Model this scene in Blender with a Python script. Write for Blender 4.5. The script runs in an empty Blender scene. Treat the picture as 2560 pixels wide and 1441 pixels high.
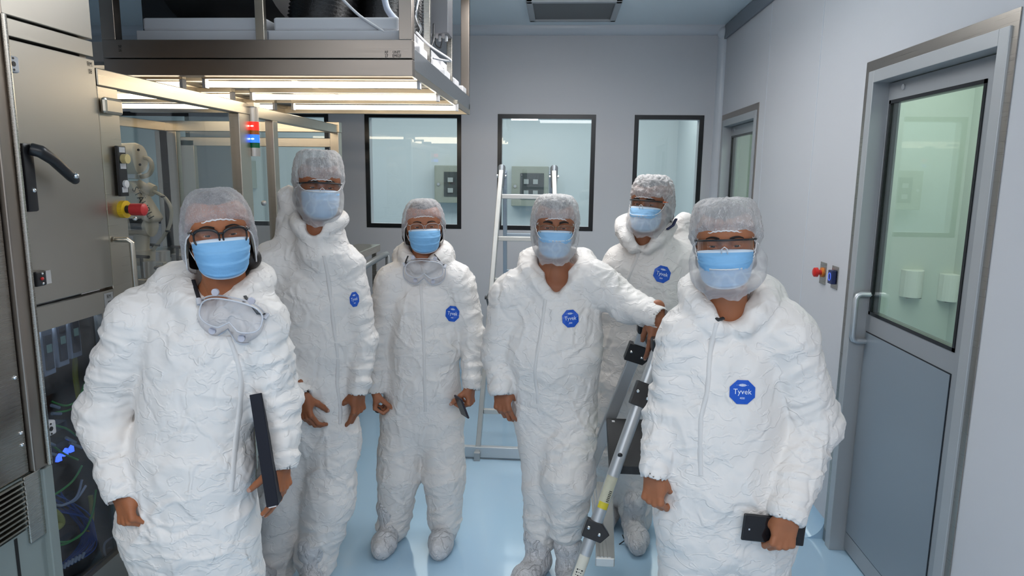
import bpy, math, random
import numpy as np
from mathutils import Vector, Matrix
from mathutils.bvhtree import BVHTree
random.seed(7)
SC = bpy.context.scene
COL = SC.collection
PI = math.pi

# ------------------------------------------------------------------ camera
F_PX = 1709.3; YAW = 0.0649; PITCH = 0.1645; ROLL = 0.0124; CAM_Z = 1.72
_fw = np.array([-math.sin(YAW)*math.cos(PITCH), math.cos(YAW)*math.cos(PITCH), -math.sin(PITCH)])
_r0 = np.array([math.cos(YAW), math.sin(YAW), 0.0]); _u0 = np.cross(_r0, _fw)
_rt = math.cos(ROLL)*_r0 + math.sin(ROLL)*_u0; _up = -math.sin(ROLL)*_r0 + math.cos(ROLL)*_u0
cd = bpy.data.cameras.new('camera'); cam = bpy.data.objects.new('camera', cd); COL.objects.link(cam)
cd.sensor_width = 36; cd.lens = F_PX/2560*36; cd.clip_start = 0.05; cd.clip_end = 60
cam.matrix_world = Matrix(((_rt[0], _up[0], -_fw[0], 0), (_rt[1], _up[1], -_fw[1], 0), (_rt[2], _up[2], -_fw[2], CAM_Z), (0, 0, 0, 1)))
SC.camera = cam
SC.view_settings.view_transform = 'Standard'; SC.view_settings.look = 'None'
SC.view_settings.gamma = 1; SC.view_settings.exposure = 0.06; SC.view_settings.use_curve_mapping = False
try:
    SC.cycles.max_bounces = 7; SC.cycles.diffuse_bounces = 3; SC.cycles.glossy_bounces = 4
    SC.cycles.transparent_max_bounces = 14; SC.cycles.transmission_bounces = 4
    SC.cycles.caustics_reflective = False; SC.cycles.caustics_refractive = False
    SC.cycles.sample_clamp_indirect = 4.0; SC.cycles.adaptive_threshold = 0.02
except Exception: pass

def ray(px, py):
    return _fw + _rt*((px-1280)/F_PX) + _up*((720.5-py)/F_PX)
def S(px, py, Y):          # point of the sight line at depth Y
    d = ray(px, py); k = Y/d[1]; return np.array([d[0]*k, Y, CAM_Z+d[2]*k])
def SX(px, py, X):         # point of the sight line on the plane x = X
    d = ray(px, py); k = X/d[0]; return np.array([X, d[1]*k, CAM_Z+d[2]*k])
def SZ(px, py, Z):
    d = ray(px, py); k = (Z-CAM_Z)/d[2]; return np.array([d[0]*k, d[1]*k, Z])

# ------------------------------------------------------------------ light of the place, plus added uplights
W = bpy.data.worlds.new('world'); SC.world = W; W.use_nodes = True
W.node_tree.nodes['Background'].inputs[0].default_value = (0.75, 0.85, 1.0, 1); W.node_tree.nodes['Background'].inputs[1].default_value = 0.3
def area(name, loc, size, power, color=(1, 1, 1), rot=(0, 0, 0)):
    l = bpy.data.lights.new(name, 'AREA'); l.shape = 'RECTANGLE'; l.size, l.size_y = size; l.energy = power; l.color = color
    o = bpy.data.objects.new(name, l); o.location = loc; o.rotation_euler = rot; COL.objects.link(o); return o
COOL = (1.0, 0.955, 0.915)
LIGHT_SPOTS = [(-0.2, 4.2, 0.9, 0.5, 12, 0, 0), (0.0, 3.15, 0.9, 0.35, 9, 36, .34), (0.3, 0.2, 1.25, 0.62, 11, 5, .30), (-1.9, -0.4, 1.25, 0.62, 12, 0, 0), (0.5, -1.5, 1.25, 0.62, 17, 0, 0), (-1.5, -1.8, 1.25, 0.62, 20, 0, 0), (-0.5, -3.2, 1.25, 0.62, 32, 0, 0)]
CEIL = 2.92; YB = 5.87; XR = 1.317      # x, y, length, width, power down, power up, drop below the ceiling
for x, y, a, b, p, q, dz in LIGHT_SPOTS:
    area('panel_light', (x, y, CEIL-0.035-dz), (a, b), p, COOL)
    if q: area('added_uplight', (x, y, CEIL+.035-dz), (a, b), q, COOL, (PI, 0, 0))  # added uplights, out of view; they only brighten the ceiling
area('next_room_light', (-1.0, 7.2, 2.85), (5.0, 1.2), 62, (0.93, 1.0, 0.99))
area('side_room_light', (2.6, 3.6, 2.85), (1.2, 4.0), 52, (0.93, 1.0, 0.94))

# ------------------------------------------------------------------ materials
MAT = {}
def mat(name, color=(.8, .8, .8), rough=.5, metal=0, spec=.5, bump=None, var=None, emit=None, coat=0, sss=0, stretch=None, alpha=None):
    if name in MAT: return MAT[name]
    m = bpy.data.materials.new(name); m.use_nodes = True; MAT[name] = m
    nt = m.node_tree; N = nt.nodes; L = nt.links; b = N['Principled BSDF']
    b.inputs['Base Color'].default_value = (*color, 1); b.inputs['Roughness'].default_value = rough
    b.inputs['Metallic'].default_value = metal; b.inputs['Specular IOR Level'].default_value = spec
    b.inputs['Coat Weight'].default_value = coat; b.inputs['Coat Roughness'].default_value = .08
    if sss: b.inputs['Subsurface Weight'].default_value = sss; b.inputs['Subsurface Radius'].default_value = (.012, .005, .003); b.inputs['Subsurface Scale'].default_value = 1
    tc = N.new('ShaderNodeTexCoord'); mp = N.new('ShaderNodeMapping'); L.new(tc.outputs['Object'], mp.inputs[0])
    if stretch: mp.inputs['Scale'].default_value = stretch
    if var:      # (noise scale, amount)
        n = N.new('ShaderNodeTexNoise'); n.inputs['Scale'].default_value = var[0]; n.inputs['Detail'].default_value = 5; L.new(mp.outputs[0], n.inputs[0])
        mx = N.new('ShaderNodeMix'); mx.data_type = 'RGBA'; k = var[1]
        mx.inputs[6].default_value = (*[c*(1-k) for c in color], 1); mx.inputs[7].default_value = (*[min(1, c*(1+k)) for c in color], 1)
        L.new(n.outputs[0], mx.inputs[0]); L.new(mx.outputs[2], b.inputs['Base Color'])
        mr = N.new('ShaderNodeMapRange'); mr.inputs[3].default_value = max(0, rough-.08); mr.inputs[4].default_value = min(1, rough+.08); L.new(n.outputs[0], mr.inputs[0]); L.new(mr.outputs[0], b.inputs['Roughness'])
    if bump:     # (scale, distance)
        n = N.new('ShaderNodeTexNoise'); n.inputs['Scale'].default_value = bump[0]; n.inputs['Detail'].default_value = 4; L.new(mp.outputs[0], n.inputs[0])
        bp = N.new('ShaderNodeBump'); bp.inputs['Distance'].default_value = bump[1]; bp.inputs['Strength'].default_value = .6
        L.new(n.outputs[0], bp.inputs['Height']); L.new(bp.outputs[0], b.inputs['Normal'])
    if emit:
        b.inputs['Emission Color'].default_value = (*emit[0], 1); b.inputs['Emission Strength'].default_value = emit[1]
    return m
def glass_mat(name, tint=(.9, .97, .95), refl=1.0, ior=1.5, rough=0.0, fac_add=0.0):
    if name in MAT: return MAT[name]
    m = bpy.data.materials.new(name); m.use_nodes = True; MAT[name] = m
    nt = m.node_tree; N = nt.nodes; L = nt.links; N.remove(N['Principled BSDF']); out = N['Material Output']
    t = N.new('ShaderNodeBsdfTransparent'); t.inputs[0].default_value = (*tint, 1)
    g = N.new('ShaderNodeBsdfGlossy'); g.inputs['Roughness'].default_value = rough
    fr = N.new('ShaderNodeFresnel'); fr.inputs[0].default_value = ior
    ge = N.new('ShaderNodeNewGeometry'); io = N.new('ShaderNodeMath'); io.operation = 'MULTIPLY_ADD'; io.inputs[1].default_value = 1/ior-ior; io.inputs[2].default_value = ior
    L.new(ge.outputs['Backfacing'], io.inputs[0]); L.new(io.outputs[0], fr.inputs[0])
    ma = N.new('ShaderNodeMath'); ma.operation = 'MULTIPLY_ADD'; ma.inputs[1].default_value = refl; ma.inputs[2].default_value = fac_add; ma.use_clamp = True
    L.new(fr.outputs[0], ma.inputs[0]); mx = N.new('ShaderNodeMixShader'); L.new(ma.outputs[0], mx.inputs[0]); L.new(t.outputs[0], mx.inputs[1]); L.new(g.outputs[0], mx.inputs[2]); L.new(mx.outputs[0], out.inputs[0])
    return m
def veil_mat(name, color=(.8, .8, .82), lo=.25, hi=.8, scale=28, stretch=(1, 1, .35), wr=.004):
    """thin non-woven fabric: fibres let light and sight through"""
    if name in MAT: return MAT[name]
    m = bpy.data.materials.new(name); m.use_nodes = True; MAT[name] = m
    nt = m.node_tree; N = nt.nodes; L = nt.links; b = N['Principled BSDF']
    b.inputs['Base Color'].default_value = (*color, 1); b.inputs['Roughness'].default_value = .6
    tc = N.new('ShaderNodeTexCoord'); mp = N.new('ShaderNodeMapping'); mp.inputs['Scale'].default_value = stretch; L.new(tc.outputs['Object'], mp.inputs[0])
    n0 = N.new('ShaderNodeTexNoise'); n0.inputs['Scale'].default_value = scale*.5; n0.inputs['Detail'].default_value = 3; L.new(mp.outputs[0], n0.inputs[0])
    mixv = N.new('ShaderNodeMix'); mixv.data_type = 'VECTOR'; mixv.inputs[0].default_value = .12; L.new(mp.outputs[0], mixv.inputs[4]); L.new(n0.outputs[1], mixv.inputs[5])
    v = N.new('ShaderNodeTexVoronoi'); v.feature = 'DISTANCE_TO_EDGE'; v.inputs['Scale'].default_value = scale; L.new(mixv.outputs[1], v.inputs[0])
    mr = N.new('ShaderNodeMapRange'); mr.inputs[1].default_value = 0; mr.inputs[2].default_value = .10; mr.inputs[3].default_value = 1; mr.inputs[4].default_value = 0; L.new(v.outputs[0], mr.inputs[0])
    mr2 = N.new('ShaderNodeMapRange'); mr2.inputs[1].default_value = .3; mr2.inputs[2].default_value = .7; mr2.inputs[3].default_value = lo; mr2.inputs[4].default_value = (lo+hi)/2; L.new(n0.outputs[0], mr2.inputs[0])
    ad = N.new('ShaderNodeMath'); ad.operation = 'MULTIPLY_ADD'; ad.inputs[1].default_value = (hi-lo)*.8; ad.use_clamp = True; L.new(mr.outputs[0], ad.inputs[0]); L.new(mr2.outputs[0], ad.inputs[2])
    # a slanted view passes more fibres
    lw = N.new('ShaderNodeLayerWeight'); lw.inputs[0].default_value = .35
    ad2 = N.new('ShaderNodeMath'); ad2.operation = 'MULTIPLY_ADD'; ad2.inputs[1].default_value = .22; ad2.use_clamp = True; L.new(lw.outputs['Facing'], ad2.inputs[0]); L.new(ad.outputs[0], ad2.inputs[2])
    L.new(ad2.outputs[0], b.inputs['Alpha'])
    bp = N.new('ShaderNodeBump'); bp.inputs['Distance'].default_value = wr; bp.inputs['Strength'].default_value = .7; L.new(mr.outputs[0], bp.inputs['Height']); L.new(bp.outputs[0], b.inputs['Normal'])
    return m
def suit_mat(name, color=(.78, .745, .72), s1=6, s2=15, d1=.0024, d2=.0011):
    m = bpy.data.materials.new(name); m.use_nodes = True; MAT[name] = m
    nt = m.node_tree; N = nt.nodes; L = nt.links; b = N['Principled BSDF']
    b.inputs['Base Color'].default_value = (*color, 1); b.inputs['Roughness'].default_value = .5; b.inputs['Specular IOR Level'].default_value = .35
    b.inputs['Sheen Weight'].default_value = .15
    tc = N.new('ShaderNodeTexCoord')
    def layer(scale, stretch, warp, dist, prev):
        mp = N.new('ShaderNodeMapping'); mp.inputs['Scale'].default_value = stretch; mp.inputs['Rotation'].default_value = (.2, .3, .5); L.new(tc.outputs['Object'], mp.inputs[0])
        n0 = N.new('ShaderNodeTexNoise'); n0.inputs['Scale'].default_value = scale*.45; n0.inputs['Detail'].default_value = 3; L.new(mp.outputs[0], n0.inputs[0])
        mv = N.new('ShaderNodeMix'); mv.data_type = 'VECTOR'; mv.inputs[0].default_value = warp; L.new(mp.outputs[0], mv.inputs[4]); L.new(n0.outputs[1], mv.inputs[5])
        n1 = N.new('ShaderNodeTexNoise'); n1.inputs['Scale'].default_value = scale; n1.inputs['Detail'].default_value = 2.5; L.new(mv.outputs[1], n1.inputs[0])
        a = N.new('ShaderNodeMath'); a.operation = 'SUBTRACT'; a.inputs[1].default_value = .5; L.new(n1.outputs[0], a.inputs[0])
        c = N.new('ShaderNodeMath'); c.operation = 'ABSOLUTE'; L.new(a.outputs[0], c.inputs[0])
        mr = N.new('ShaderNodeMapRange'); mr.interpolation_type = 'SMOOTHERSTEP'; mr.inputs[1].default_value = 0; mr.inputs[2].default_value = .045; mr.inputs[3].default_value = 1; mr.inputs[4].default_value = 0; L.new(c.outputs[0], mr.inputs[0])
        p = N.new('ShaderNodeMath'); p.operation = 'MULTIPLY_ADD'; p.inputs[1].default_value = 3.0; L.new(c.outputs[0], p.inputs[0]); L.new(mr.outputs[0], p.inputs[2])
        bp = N.new('ShaderNodeBump'); bp.inputs['Distance'].default_value = dist; bp.inputs['Strength'].default_value = 1; L.new(p.outputs[0], bp.inputs['Height'])
        if prev: L.new(prev.outputs[0], bp.inputs['Normal'])
        return bp
    l1 = layer(s1, (1, 1, .7), .12, d1, None); l2 = layer(s2, (1, 1, 1.4), .1, d2, l1)
    L.new(l2.outputs[0], b.inputs['Normal'])
    return m
def steel(name, color=(.50, .47, .42), rough=.27, axis=2):
    """brushed stainless steel, grain along the horizontal"""
    st = [3, 3, 3]; st[axis] = 500
    m = mat(name, color, rough, 1, var=(1.0, .02), stretch=tuple(st)); nt = m.node_tree
    b = nt.nodes['Principled BSDF']; tn = nt.nodes.new('ShaderNodeTexNoise'); tn.inputs['Scale'].default_value = 1.2
    mp = [n for n in nt.nodes if n.type == 'MAPPING'][0]; nt.links.new(mp.outputs[0], tn.inputs[0])
    bp = nt.nodes.new('ShaderNodeBump'); bp.inputs['Distance'].default_value = .00002; bp.inputs['Strength'].default_value = .15
    nt.links.new(tn.outputs[0], bp.inputs['Height']); nt.links.new(bp.outputs[0], b.inputs['Normal']); return m

m_suit = suit_mat('white_suit_fabric')
m_steel = steel('brushed_steel'); m_steel_d = steel('dark_brushed_steel', (.36, .31, .27), .34)
m_steel_w = steel('warm_brushed_steel', (.56, .51, .43), .3)
m_alu = mat('satin_aluminium', (.56, .58, .60), .38, .75, var=(60, .05), stretch=(1, 1, 8))
m_alu_p = mat('painted_aluminium', (.40, .42, .44), .42, .15, var=(30, .03))
m_chrome = mat('chrome', (.75, .75, .75), .12, 1)
m_blk = mat('black_plastic', (.012, .012, .014), .35, bump=(200, .0002))
m_blkmatte = mat('black_rubber', (.02, .02, .022), .6)
m_blue = mat('badge_blue', (.005, .085, .50), .4)
m_letter = mat('badge_white', (.80, .85, .95), .5)
m_glass = glass_mat('clear_pane', (.965, .98, .975), 1.0, 1.5)
m_glass_g = glass_mat('machine_pane', (.975, .98, .965), 1.0, 1.5)
m_clear = glass_mat('clear_lens', (.95, .95, .96), 1.2, 1.45, .03, .02)

# ------------------------------------------------------------------ mesh builder
ORG = {}
class MB:
    def __init__(s): s.v = []; s.f = []; s.m = []; s.n = 0
    def add(s, v, f, m=0):
        v = np.asarray(v, float).reshape(-1, 3); s.v.append(v); s.f += [tuple(int(i)+s.n for i in q) for q in f]; s.m += [m]*len(f); s.n += len(v); return s
    def box(s, a, b, m=0, rot=None, piv=None):
        a = np.minimum(a, b)*1.0 if False else np.array(a, float); b = np.array(b, float); lo = np.minimum(a, b); hi = np.maximum(a, b)
        v = np.array([[x, y, z] for x in (lo[0], hi[0]) for y in (lo[1], hi[1]) for z in (lo[2], hi[2])])
        if rot is not None:
            c = np.array(piv if piv is not None else (lo+hi)/2); v = (v-c)@np.array(rot).T+c
        return s.add(v, [(0, 1, 3, 2), (4, 6, 7, 5), (0, 4, 5, 1), (2, 3, 7, 6), (0, 2, 6, 4), (1, 5, 7, 3)], m)
    def tube(s, pts, r, n=12, m=0, close=False, cap=True, flat=1.0, ref=None):
        P = np.array(pts, float); K = len(P); r = np.full(K, r, float) if np.isscalar(r) else np.array(r, float)
        T = np.gradient(P, axis=0) if not close else np.roll(P, -1, 0)-np.roll(P, 1, 0)
        T /= np.linalg.norm(T, axis=1)[:, None]+1e-12
        u = np.cross(T[0], ref if ref is not None else (0, 0, 1.0))
        if np.linalg.norm(u) < .1: u = np.cross(T[0], (1.0, 0, 0))
        V = []
        for i in range(K):
            u = u-T[i]*(u@T[i]); u /= np.linalg.norm(u)+1e-12; w = np.cross(T[i], u)
            for k in range(n):
                a = 2*PI*k/n; V.append(P[i]+r[i]*(math.cos(a)*u+flat*math.sin(a)*w))
        f = []; R = K if close else K-1
        for i in range(R):
            j = (i+1) % K
            for k in range(n): f.append((i*n+k, i*n+(k+1) % n, j*n+(k+1) % n, j*n+k))
        if cap and not close: f.append(tuple(range(n-1, -1, -1))); f.append(tuple((K-1)*n+k for k in range(n)))
        return s.add(V, f, m)
    def cyl(s, a, b, r, n=24, m=0, r2=None): return s.tube([a, b], [r, r if r2 is None else r2], n, m)
    def prism(s, poly, vec, m=0):
        p = np.array(poly, float); q = p+np.array(vec); n = len(p)
        f = [tuple(range(n-1, -1, -1)), tuple(range(n, 2*n))]+[(i, (i+1) % n, n+(i+1) % n, n+i) for i in range(n)]
        return s.add(np.vstack([p, q]), f, m)
    def grid(s, P, m=0, closeu=False, closev=False):
        P = np.array(P, float); a, b = P.shape[:2]; f = []
        for i in range(a if closeu else a-1):
            for j in range(b if closev else b-1):
                i2 = (i+1) % a; j2 = (j+1) % b; f.append((i*b+j, i*b+j2, i2*b+j2, i2*b+j))
        return s.add(P.reshape(-1, 3), f, m)
    def sphere(s, c, r, m=0, nu=20, nv=12):
        r = np.array([r]*3 if np.isscalar(r) else r, float); P = []
        for i in range(nv+1):
            t = PI*i/nv
            P.append([np.array(c)+r*np.array([math.sin(t)*math.cos(2*PI*k/nu), math.sin(t)*math.sin(2*PI*k/nu), math.cos(t)]) for k in range(nu)])
        return s.grid(P, m, closev=True)
    def build(s, name, mats, parent=None, smooth=False, bevel=0, solid=0, origin=None):
        V = np.vstack(s.v)
        me = bpy.data.meshes.new(name)
        o3 = np.array(origin if origin is not None else [(V[:, 0].min()+V[:, 0].max())/2, (V[:, 1].min()+V[:, 1].max())/2, V[:, 2].min()])
        me.from_pydata((V-o3).tolist(), [], s.f); 
        for m in (mats if isinstance(mats, (list, tuple)) else [mats]): me.materials.append(m)
        me.polygons.foreach_set('material_index', s.m)
        if smooth: me.polygons.foreach_set('use_smooth', [True]*len(s.f))
        me.update()
        o = bpy.data.objects.new(name, me); COL.objects.link(o); ORG[o.name] = o3
        if parent is not None: o.parent = parent; o.location = Vector(o3-ORG[parent.name])
        else: o.location = Vector(o3)
        if solid: md = o.modifiers.new('solid', 'SOLIDIFY'); md.thickness = solid; md.offset = 0
        if bevel: md = o.modifiers.new('bevel', 'BEVEL'); md.width = bevel; md.segments = 2; md.limit_method = 'ANGLE'
        if smooth == 'auto': 
            me.polygons.foreach_set('use_smooth', [True]*len(s.f)); md = o.modifiers.new('es', 'EDGE_SPLIT'); md.split_angle = .7
        return o
def thing(name, label, cat, loc=(0, 0, 0), group=None):
    o = bpy.data.objects.new(name, None); o.empty_display_size = .1; COL.objects.link(o); o.location = Vector([float(c) for c in loc]); ORG[o.name] = np.array(loc, float)
    o['label'] = label; o['category'] = cat
    if group: o['group'] = group
    return o
def tag(o, label, cat=None, group=None):
    o['label'] = label
    if cat: o['category'] = cat
    if group: o['group'] = group
    return o
def struct(o): o['kind'] = 'structure'; return o
def box_obj(name, a, b, m, parent=None, bevel=0, **k): return MB().box(a, b).build(name, m, parent, bevel=bevel, **k)
def text_mesh(txt, size, font_scale=1.0, align='CENTER'):
    """letters as flat outlines: returns (verts 2d, faces)"""
    c = bpy.data.curves.new('t', 'FONT'); c.body = txt; c.size = size; c.align_x = align; c.align_y = 'CENTER'; c.resolution_u = 2
    o = bpy.data.objects.new('t', c); COL.objects.link(o); dg = bpy.context.evaluated_depsgraph_get(); dg.update()
    me = bpy.data.meshes.new_from_object(o.evaluated_get(dg)); v = np.array([[q.co.x*font_scale, q.co.y] for q in me.vertices]); f = [tuple(p.vertices) for p in me.polygons]
    bpy.data.objects.remove(o); bpy.data.curves.remove(c); bpy.data.meshes.remove(me); return v, f
def add_text(mb, txt, size, origin, ux, uy, m=0, sx=1.0):
    v, f = text_mesh(txt, size, sx)
    if len(v): mb.add(np.array(origin)+v[:, :1]*np.array(ux)+v[:, 1:]*np.array(uy), f, m)

def wall_holes(mb, axis, c0, c1, u0, u1, z0, z1, holes):
    """wall slab with real openings; axis 'y': slab between y=c0..c1, u is x"""
    us = sorted({u0, u1, *[h[0] for h in holes], *[h[1] for h in holes]}); zs = sorted({z0, z1, *[h[2] for h in holes], *[h[3] for h in holes]})
    for i in range(len(us)-1):
        run = None
        for j in range(len(zs)-1):
            um = (us[i]+us[i+1])/2; zm = (zs[j]+zs[j+1])/2
            hit = any(h[0] < um < h[1] and h[2] < zm < h[3] for h in holes)
            if not hit: run = (run[0] if run else zs[j], zs[j+1])
            if (hit or j == len(zs)-2) and run:
                if axis == 'y': mb.box((us[i], c0, run[0]), (us[i+1], c1, run[1]))
                else: mb.box((c0, us[i], run[0]), (c1, us[i+1], run[1]))
                run = None

# ================================================================== THE ROOM
m_floor = mat('light_blue_epoxy', (.42, .62, .80), .12, 0, .5, var=(1.5, .05), coat=.25)
m_wall = mat('grey_white_wall_panel', (.59, .595, .625), .42, 0, .4, var=(.8, .02))
m_ceil = mat('ceiling_panel_paint', (.80, .89, .94), .35, var=(.7, .02))
m_cove = mat('white_pvc_cove', (.62, .65, .70), .3)
m_trimdark = mat('grey_ceiling_trim', (.16, .18, .21), .4)
m_next = mat('next_room_wall', (.60, .65, .66), .6)
m_side = mat('side_room_wall', (.62, .68, .62), .6)
m_gasket = mat('black_window_border', (.006, .007, .009), .25)

struct(box_obj('floor', (-4.6, -4.2, -.1), (XR+.12, YB+.1, 0), m_floor))
struct(box_obj('ceiling', (-4.6, -4.2, CEIL), (XR+.12, YB+.1, CEIL+.1), m_ceil))
WT, WB = 2.2195, 1.2513
WIN = [(-4.25, -3.20), (-2.79, -1.97), (-1.655, -.827), (-.5185, .301), (.6189, 1.1858)]
mb = MB(); wall_holes(mb, 'y', YB, YB+.10, -4.6, XR+.1, 0, CEIL, [(a+.035, b-.035, WB+.035, WT-.035) for a, b in WIN]); struct(mb.build('wall_back', m_wall))
for i, (a, b) in enumerate(WIN):
    mb = MB(); t = .036
    for q in (((a, WB), (a+t, WT)), ((b-t, WB), (b, WT)), ((a+t, WB), (b-t, WB+t)), ((a+t, WT-t), (b-t, WT))):
        mb.box((q[0][0], YB-.004, q[0][1]), (q[1][0], YB+.012, q[1][1]))
    w = struct(mb.build('window_%d' % (i+1), m_gasket))
    MB().box((a+t, YB+.002, WB+t), (b-t, YB+.008, WT-t)).build('pane', m_glass, w)
D1 = (2.236, 3.058, 2.118); D2 = (4.84, 5.70, 2.118)
mb = MB(); wall_holes(mb, 'x', XR, XR+.10, -4.2, YB, 0, CEIL, [(D1[0]-.05, D1[1]+.05, 0, D1[2]+.05), (D2[0]-.05, D2[1]+.04, 0, D2[2]+.05)]); struct(mb.build('wall_right', m_wall))
struct(box_obj('wall_left', (-4.7, -4.2, 0), (-4.6, YB, CEIL), m_wall))
struct(box_obj('wall_front', (-4.6, -4.3, 0), (XR+.1, -4.2, CEIL), m_wall))
# joints between wall panels, coving and trims
struct(box_obj('trim_1', (XR-.0015, 3.72, .1), (XR+.001, 3.728, CEIL), m_cove))
struct(box_obj('trim_2', (XR-.0015, 4.62, .1), (XR+.001, 4.626, CEIL), m_cove))
struct(box_obj('trim_3', (XR-.02, -4.2, CEIL-.004), (XR, YB, CEIL-.11), m_trimdark, bevel=.004))
def cove(name, prof, vec, m): mb = MB(); mb.prism(prof, vec); return struct(mb.build(name, m, smooth='auto'))
R = .055
arc = lambda c, r, a0, a1, n=10: [(c[0]+r*math.cos(a0+(a1-a0)*i/n), c[1]+r*math.sin(a0+(a1-a0)*i/n)) for i in range(n+1)]
cove('trim_4', [(-4.6, YB-R+R*0-math.sin(a)*0-(R*math.cos(a)-R)*0-0+(0) , 0) for a in ()] or [(-4.6, YB, CEIL)]+[(-4.6, YB-R*math.cos(a), CEIL-R*1.3*math.sin(a)) for a in [PI/2*k/10 for k in range(11)]], (XR+4.6, 0, 0), m_cove)
cove('trim_5', [(XR, YB, .1)]+[(XR-R*math.cos(a), YB-R*math.sin(a), .1) for a in [PI/2*k/10 for k in range(11)]], (0, 0, CEIL-.1-.06), m_cove)
mb = MB(); mb.sphere((XR-.02, YB-.02, CEIL-.05), .052); struct(mb.build('trim_6', m_cove, smooth=True))
R2 = .10      # floor skirting: the floor finish curves up the wall
cv = [(0, 0)]+[(R2-R2*math.sin(a), R2-R2*math.cos(a)) for a in [PI/2*k/8 for k in range(9)]]
def skirt(name, f, vec): mb = MB(); mb.prism([f(u, z) for u, z in ([(0, 0)]+[(R2*(1-math.sin(a)), R2*(1-math.cos(a))) for a in [PI/2*k/8 for k in range(8, -1, -1)]])], vec); struct(mb.build(name, m_floor, smooth='auto'))
skirt('baseboard_back', lambda u, z: (-4.6, YB-u, z), (XR+4.6, 0, 0))
skirt('baseboard_right', lambda u, z: (XR-u, D1[1]+.10, z), (0, D2[0]-D1[1]-.20, 0))
skirt('baseboard_right_near', lambda u, z: (XR-u, -4.2, z), (0, D1[0]-.1+4.2, 0))
# return-air panel in the ceiling
P = thing('ceiling_vent', 'dark grey square air grille with a lighter frame in the ceiling', 'ceiling panel', (.08, 5.25, CEIL-.03))
mb = MB(); x0, x1, y0, y1 = -.25, .41, 4.95, 5.575
for q in (((x0, y0), (x0+.045, y1)), ((x1-.045, y0), (x1, y1)), ((x0, y0), (x1, y0+.045)), ((x0, y1-.045), (x1, y1))): mb.box((q[0][0], q[0][1], CEIL-.03), (q[1][0], q[1][1], CEIL))
mb.build('frame', m_alu_p, P, bevel=.006)
box_obj('filter_face', (x0+.045, y0+.045, CEIL-.018), (x1-.045, y1-.045, CEIL-.002), mat('grey_filter', (.15, .15, .155), .6, bump=(300, .001)), P)
# ceiling lights (behind and above the photographer; two hung with added uplights)
for i, (x, y, a, b, p, q, dz) in enumerate(LIGHT_SPOTS):
    t = thing('ceiling_light', ['flat white light panel in the ceiling near the far windows', 'light panel above the group, hung on added rods with an added uplight', 'light panel just ahead of the photographer, hung on added rods with an added uplight', 'flat white light panel behind the photographer, towards the machine', 'flat white light panel behind the photographer, towards the doors wall', 'flat white light panel well behind the photographer, on the machine side', 'rearmost flat white light panel behind the photographer'][i], 'ceiling light', (x, y, CEIL-.03-dz), 'flat light panels in the ceiling')
    box_obj('frame', (x-a/2-.02, y-b/2-.02, CEIL-.028-dz), (x+a/2+.02, y+b/2+.02, CEIL-.001-dz), m_cove, t)
    if dz:
        for sx in (-1, 1): MB().cyl((x+sx*a*.35, y, CEIL-dz), (x+sx*a*.35, y, CEIL), .004, 8).build('hanger', m_alu, t)  # rods made up for the panels that carry added uplights
    box_obj('diffuser', (x-a/2, y-b/2, CEIL-.031-dz), (x+a/2, y+b/2, CEIL-.028-dz), mat('lit_diffuser', (.9, .9, .9), .4, emit=((.9, .95, 1), 3.0)), t)

# rooms seen through the glass
struct(box_obj('wall_next_room', (-5.6, 8.6, 0), (2.4, 8.7, 2.95), m_next))
struct(box_obj('wall_next_room_left', (-5.7, YB+.1, 0), (-5.6, 8.6, 2.95), m_next))
struct(box_obj('wall_next_room_right', (XR+.12, YB+.1, 0), (XR+.2, 8.6, 2.95), m_next))
struct(box_obj('floor_next_room', (-5.6, YB+.1, -.1), (XR+.12, 8.6, 0), m_floor))
struct(box_obj('ceiling_next_room', (-5.6, YB+.1, 2.95), (XR+.12, 8.6, 3.05), m_ceil))
struct(box_obj('wall_side_room', (3.3, 0.5, 0), (3.4, YB+.1, 2.95), m_side))
struct(box_obj('wall_side_room_far', (XR+.1, YB+.0, 0), (3.3, YB+.1, 2.95), m_side))
struct(box_obj('wall_side_room_near', (XR+.1, .5, 0), (3.3, .6, 2.95), m_side))
struct(box_obj('floor_side_room', (XR+.12, .6, -.1), (3.3, YB, 0), m_floor))
struct(box_obj('ceiling_side_room', (XR+.1, .6, 2.95), (3.3, YB, 3.05), m_ceil))
m_cab = mat('olive_grey_cabinet', (.30, .32, .27), .5)
def ecab(px0, px1, py0, py1, label, Y=8.6):
    a = S(px0, py1, Y); b = S(px1, py0, Y); t = thing('electrical_cabinet', label, 'electrical cabinet', ((a[0]+b[0])/2, Y, a[2]), 'electrical cabinets in the next room')
    box_obj('housing', (a[0], Y-.16, a[2]), (b[0], Y, b[2]), m_cab, t, bevel=.006)
    w = b[0]-a[0]; h = b[2]-a[2]
    box_obj('smoked_window', (a[0]+w*.24, Y-.168, a[2]+h*.18), (b[0]-w*.12, Y-.16, b[2]-h*.17), mat('smoked_cover', (.06, .07, .07), .15), t)
    for k in range(4):
        x = a[0]+w*(.34+.25*(k % 2)); z = a[2]+h*(.28+.28*(k//2)); box_obj('breaker', (x, Y-.185, z), (x+w*.13, Y-.168, z+h*.12), mat('breaker_grey', (.35, .37, .36), .5), t)
    MB().cyl((a[0]+w*.1, Y-.16, a[2]+h*.5), (a[0]+w*.1, Y-.172, a[2]+h*.5), .018, 12).build('lock', m_alu, t)
ecab(1092, 1190, 415, 506, 'grey wall cabinet with dark breaker window, seen through the pane behind the masked woman')
ecab(1280, 1372, 417, 514, 'grey wall cabinet with dark breaker window, seen through the tall ladder')
ecab(560, 640, 402, 470, 'grey wall cabinet seen dimly through the machine glass')

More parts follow.
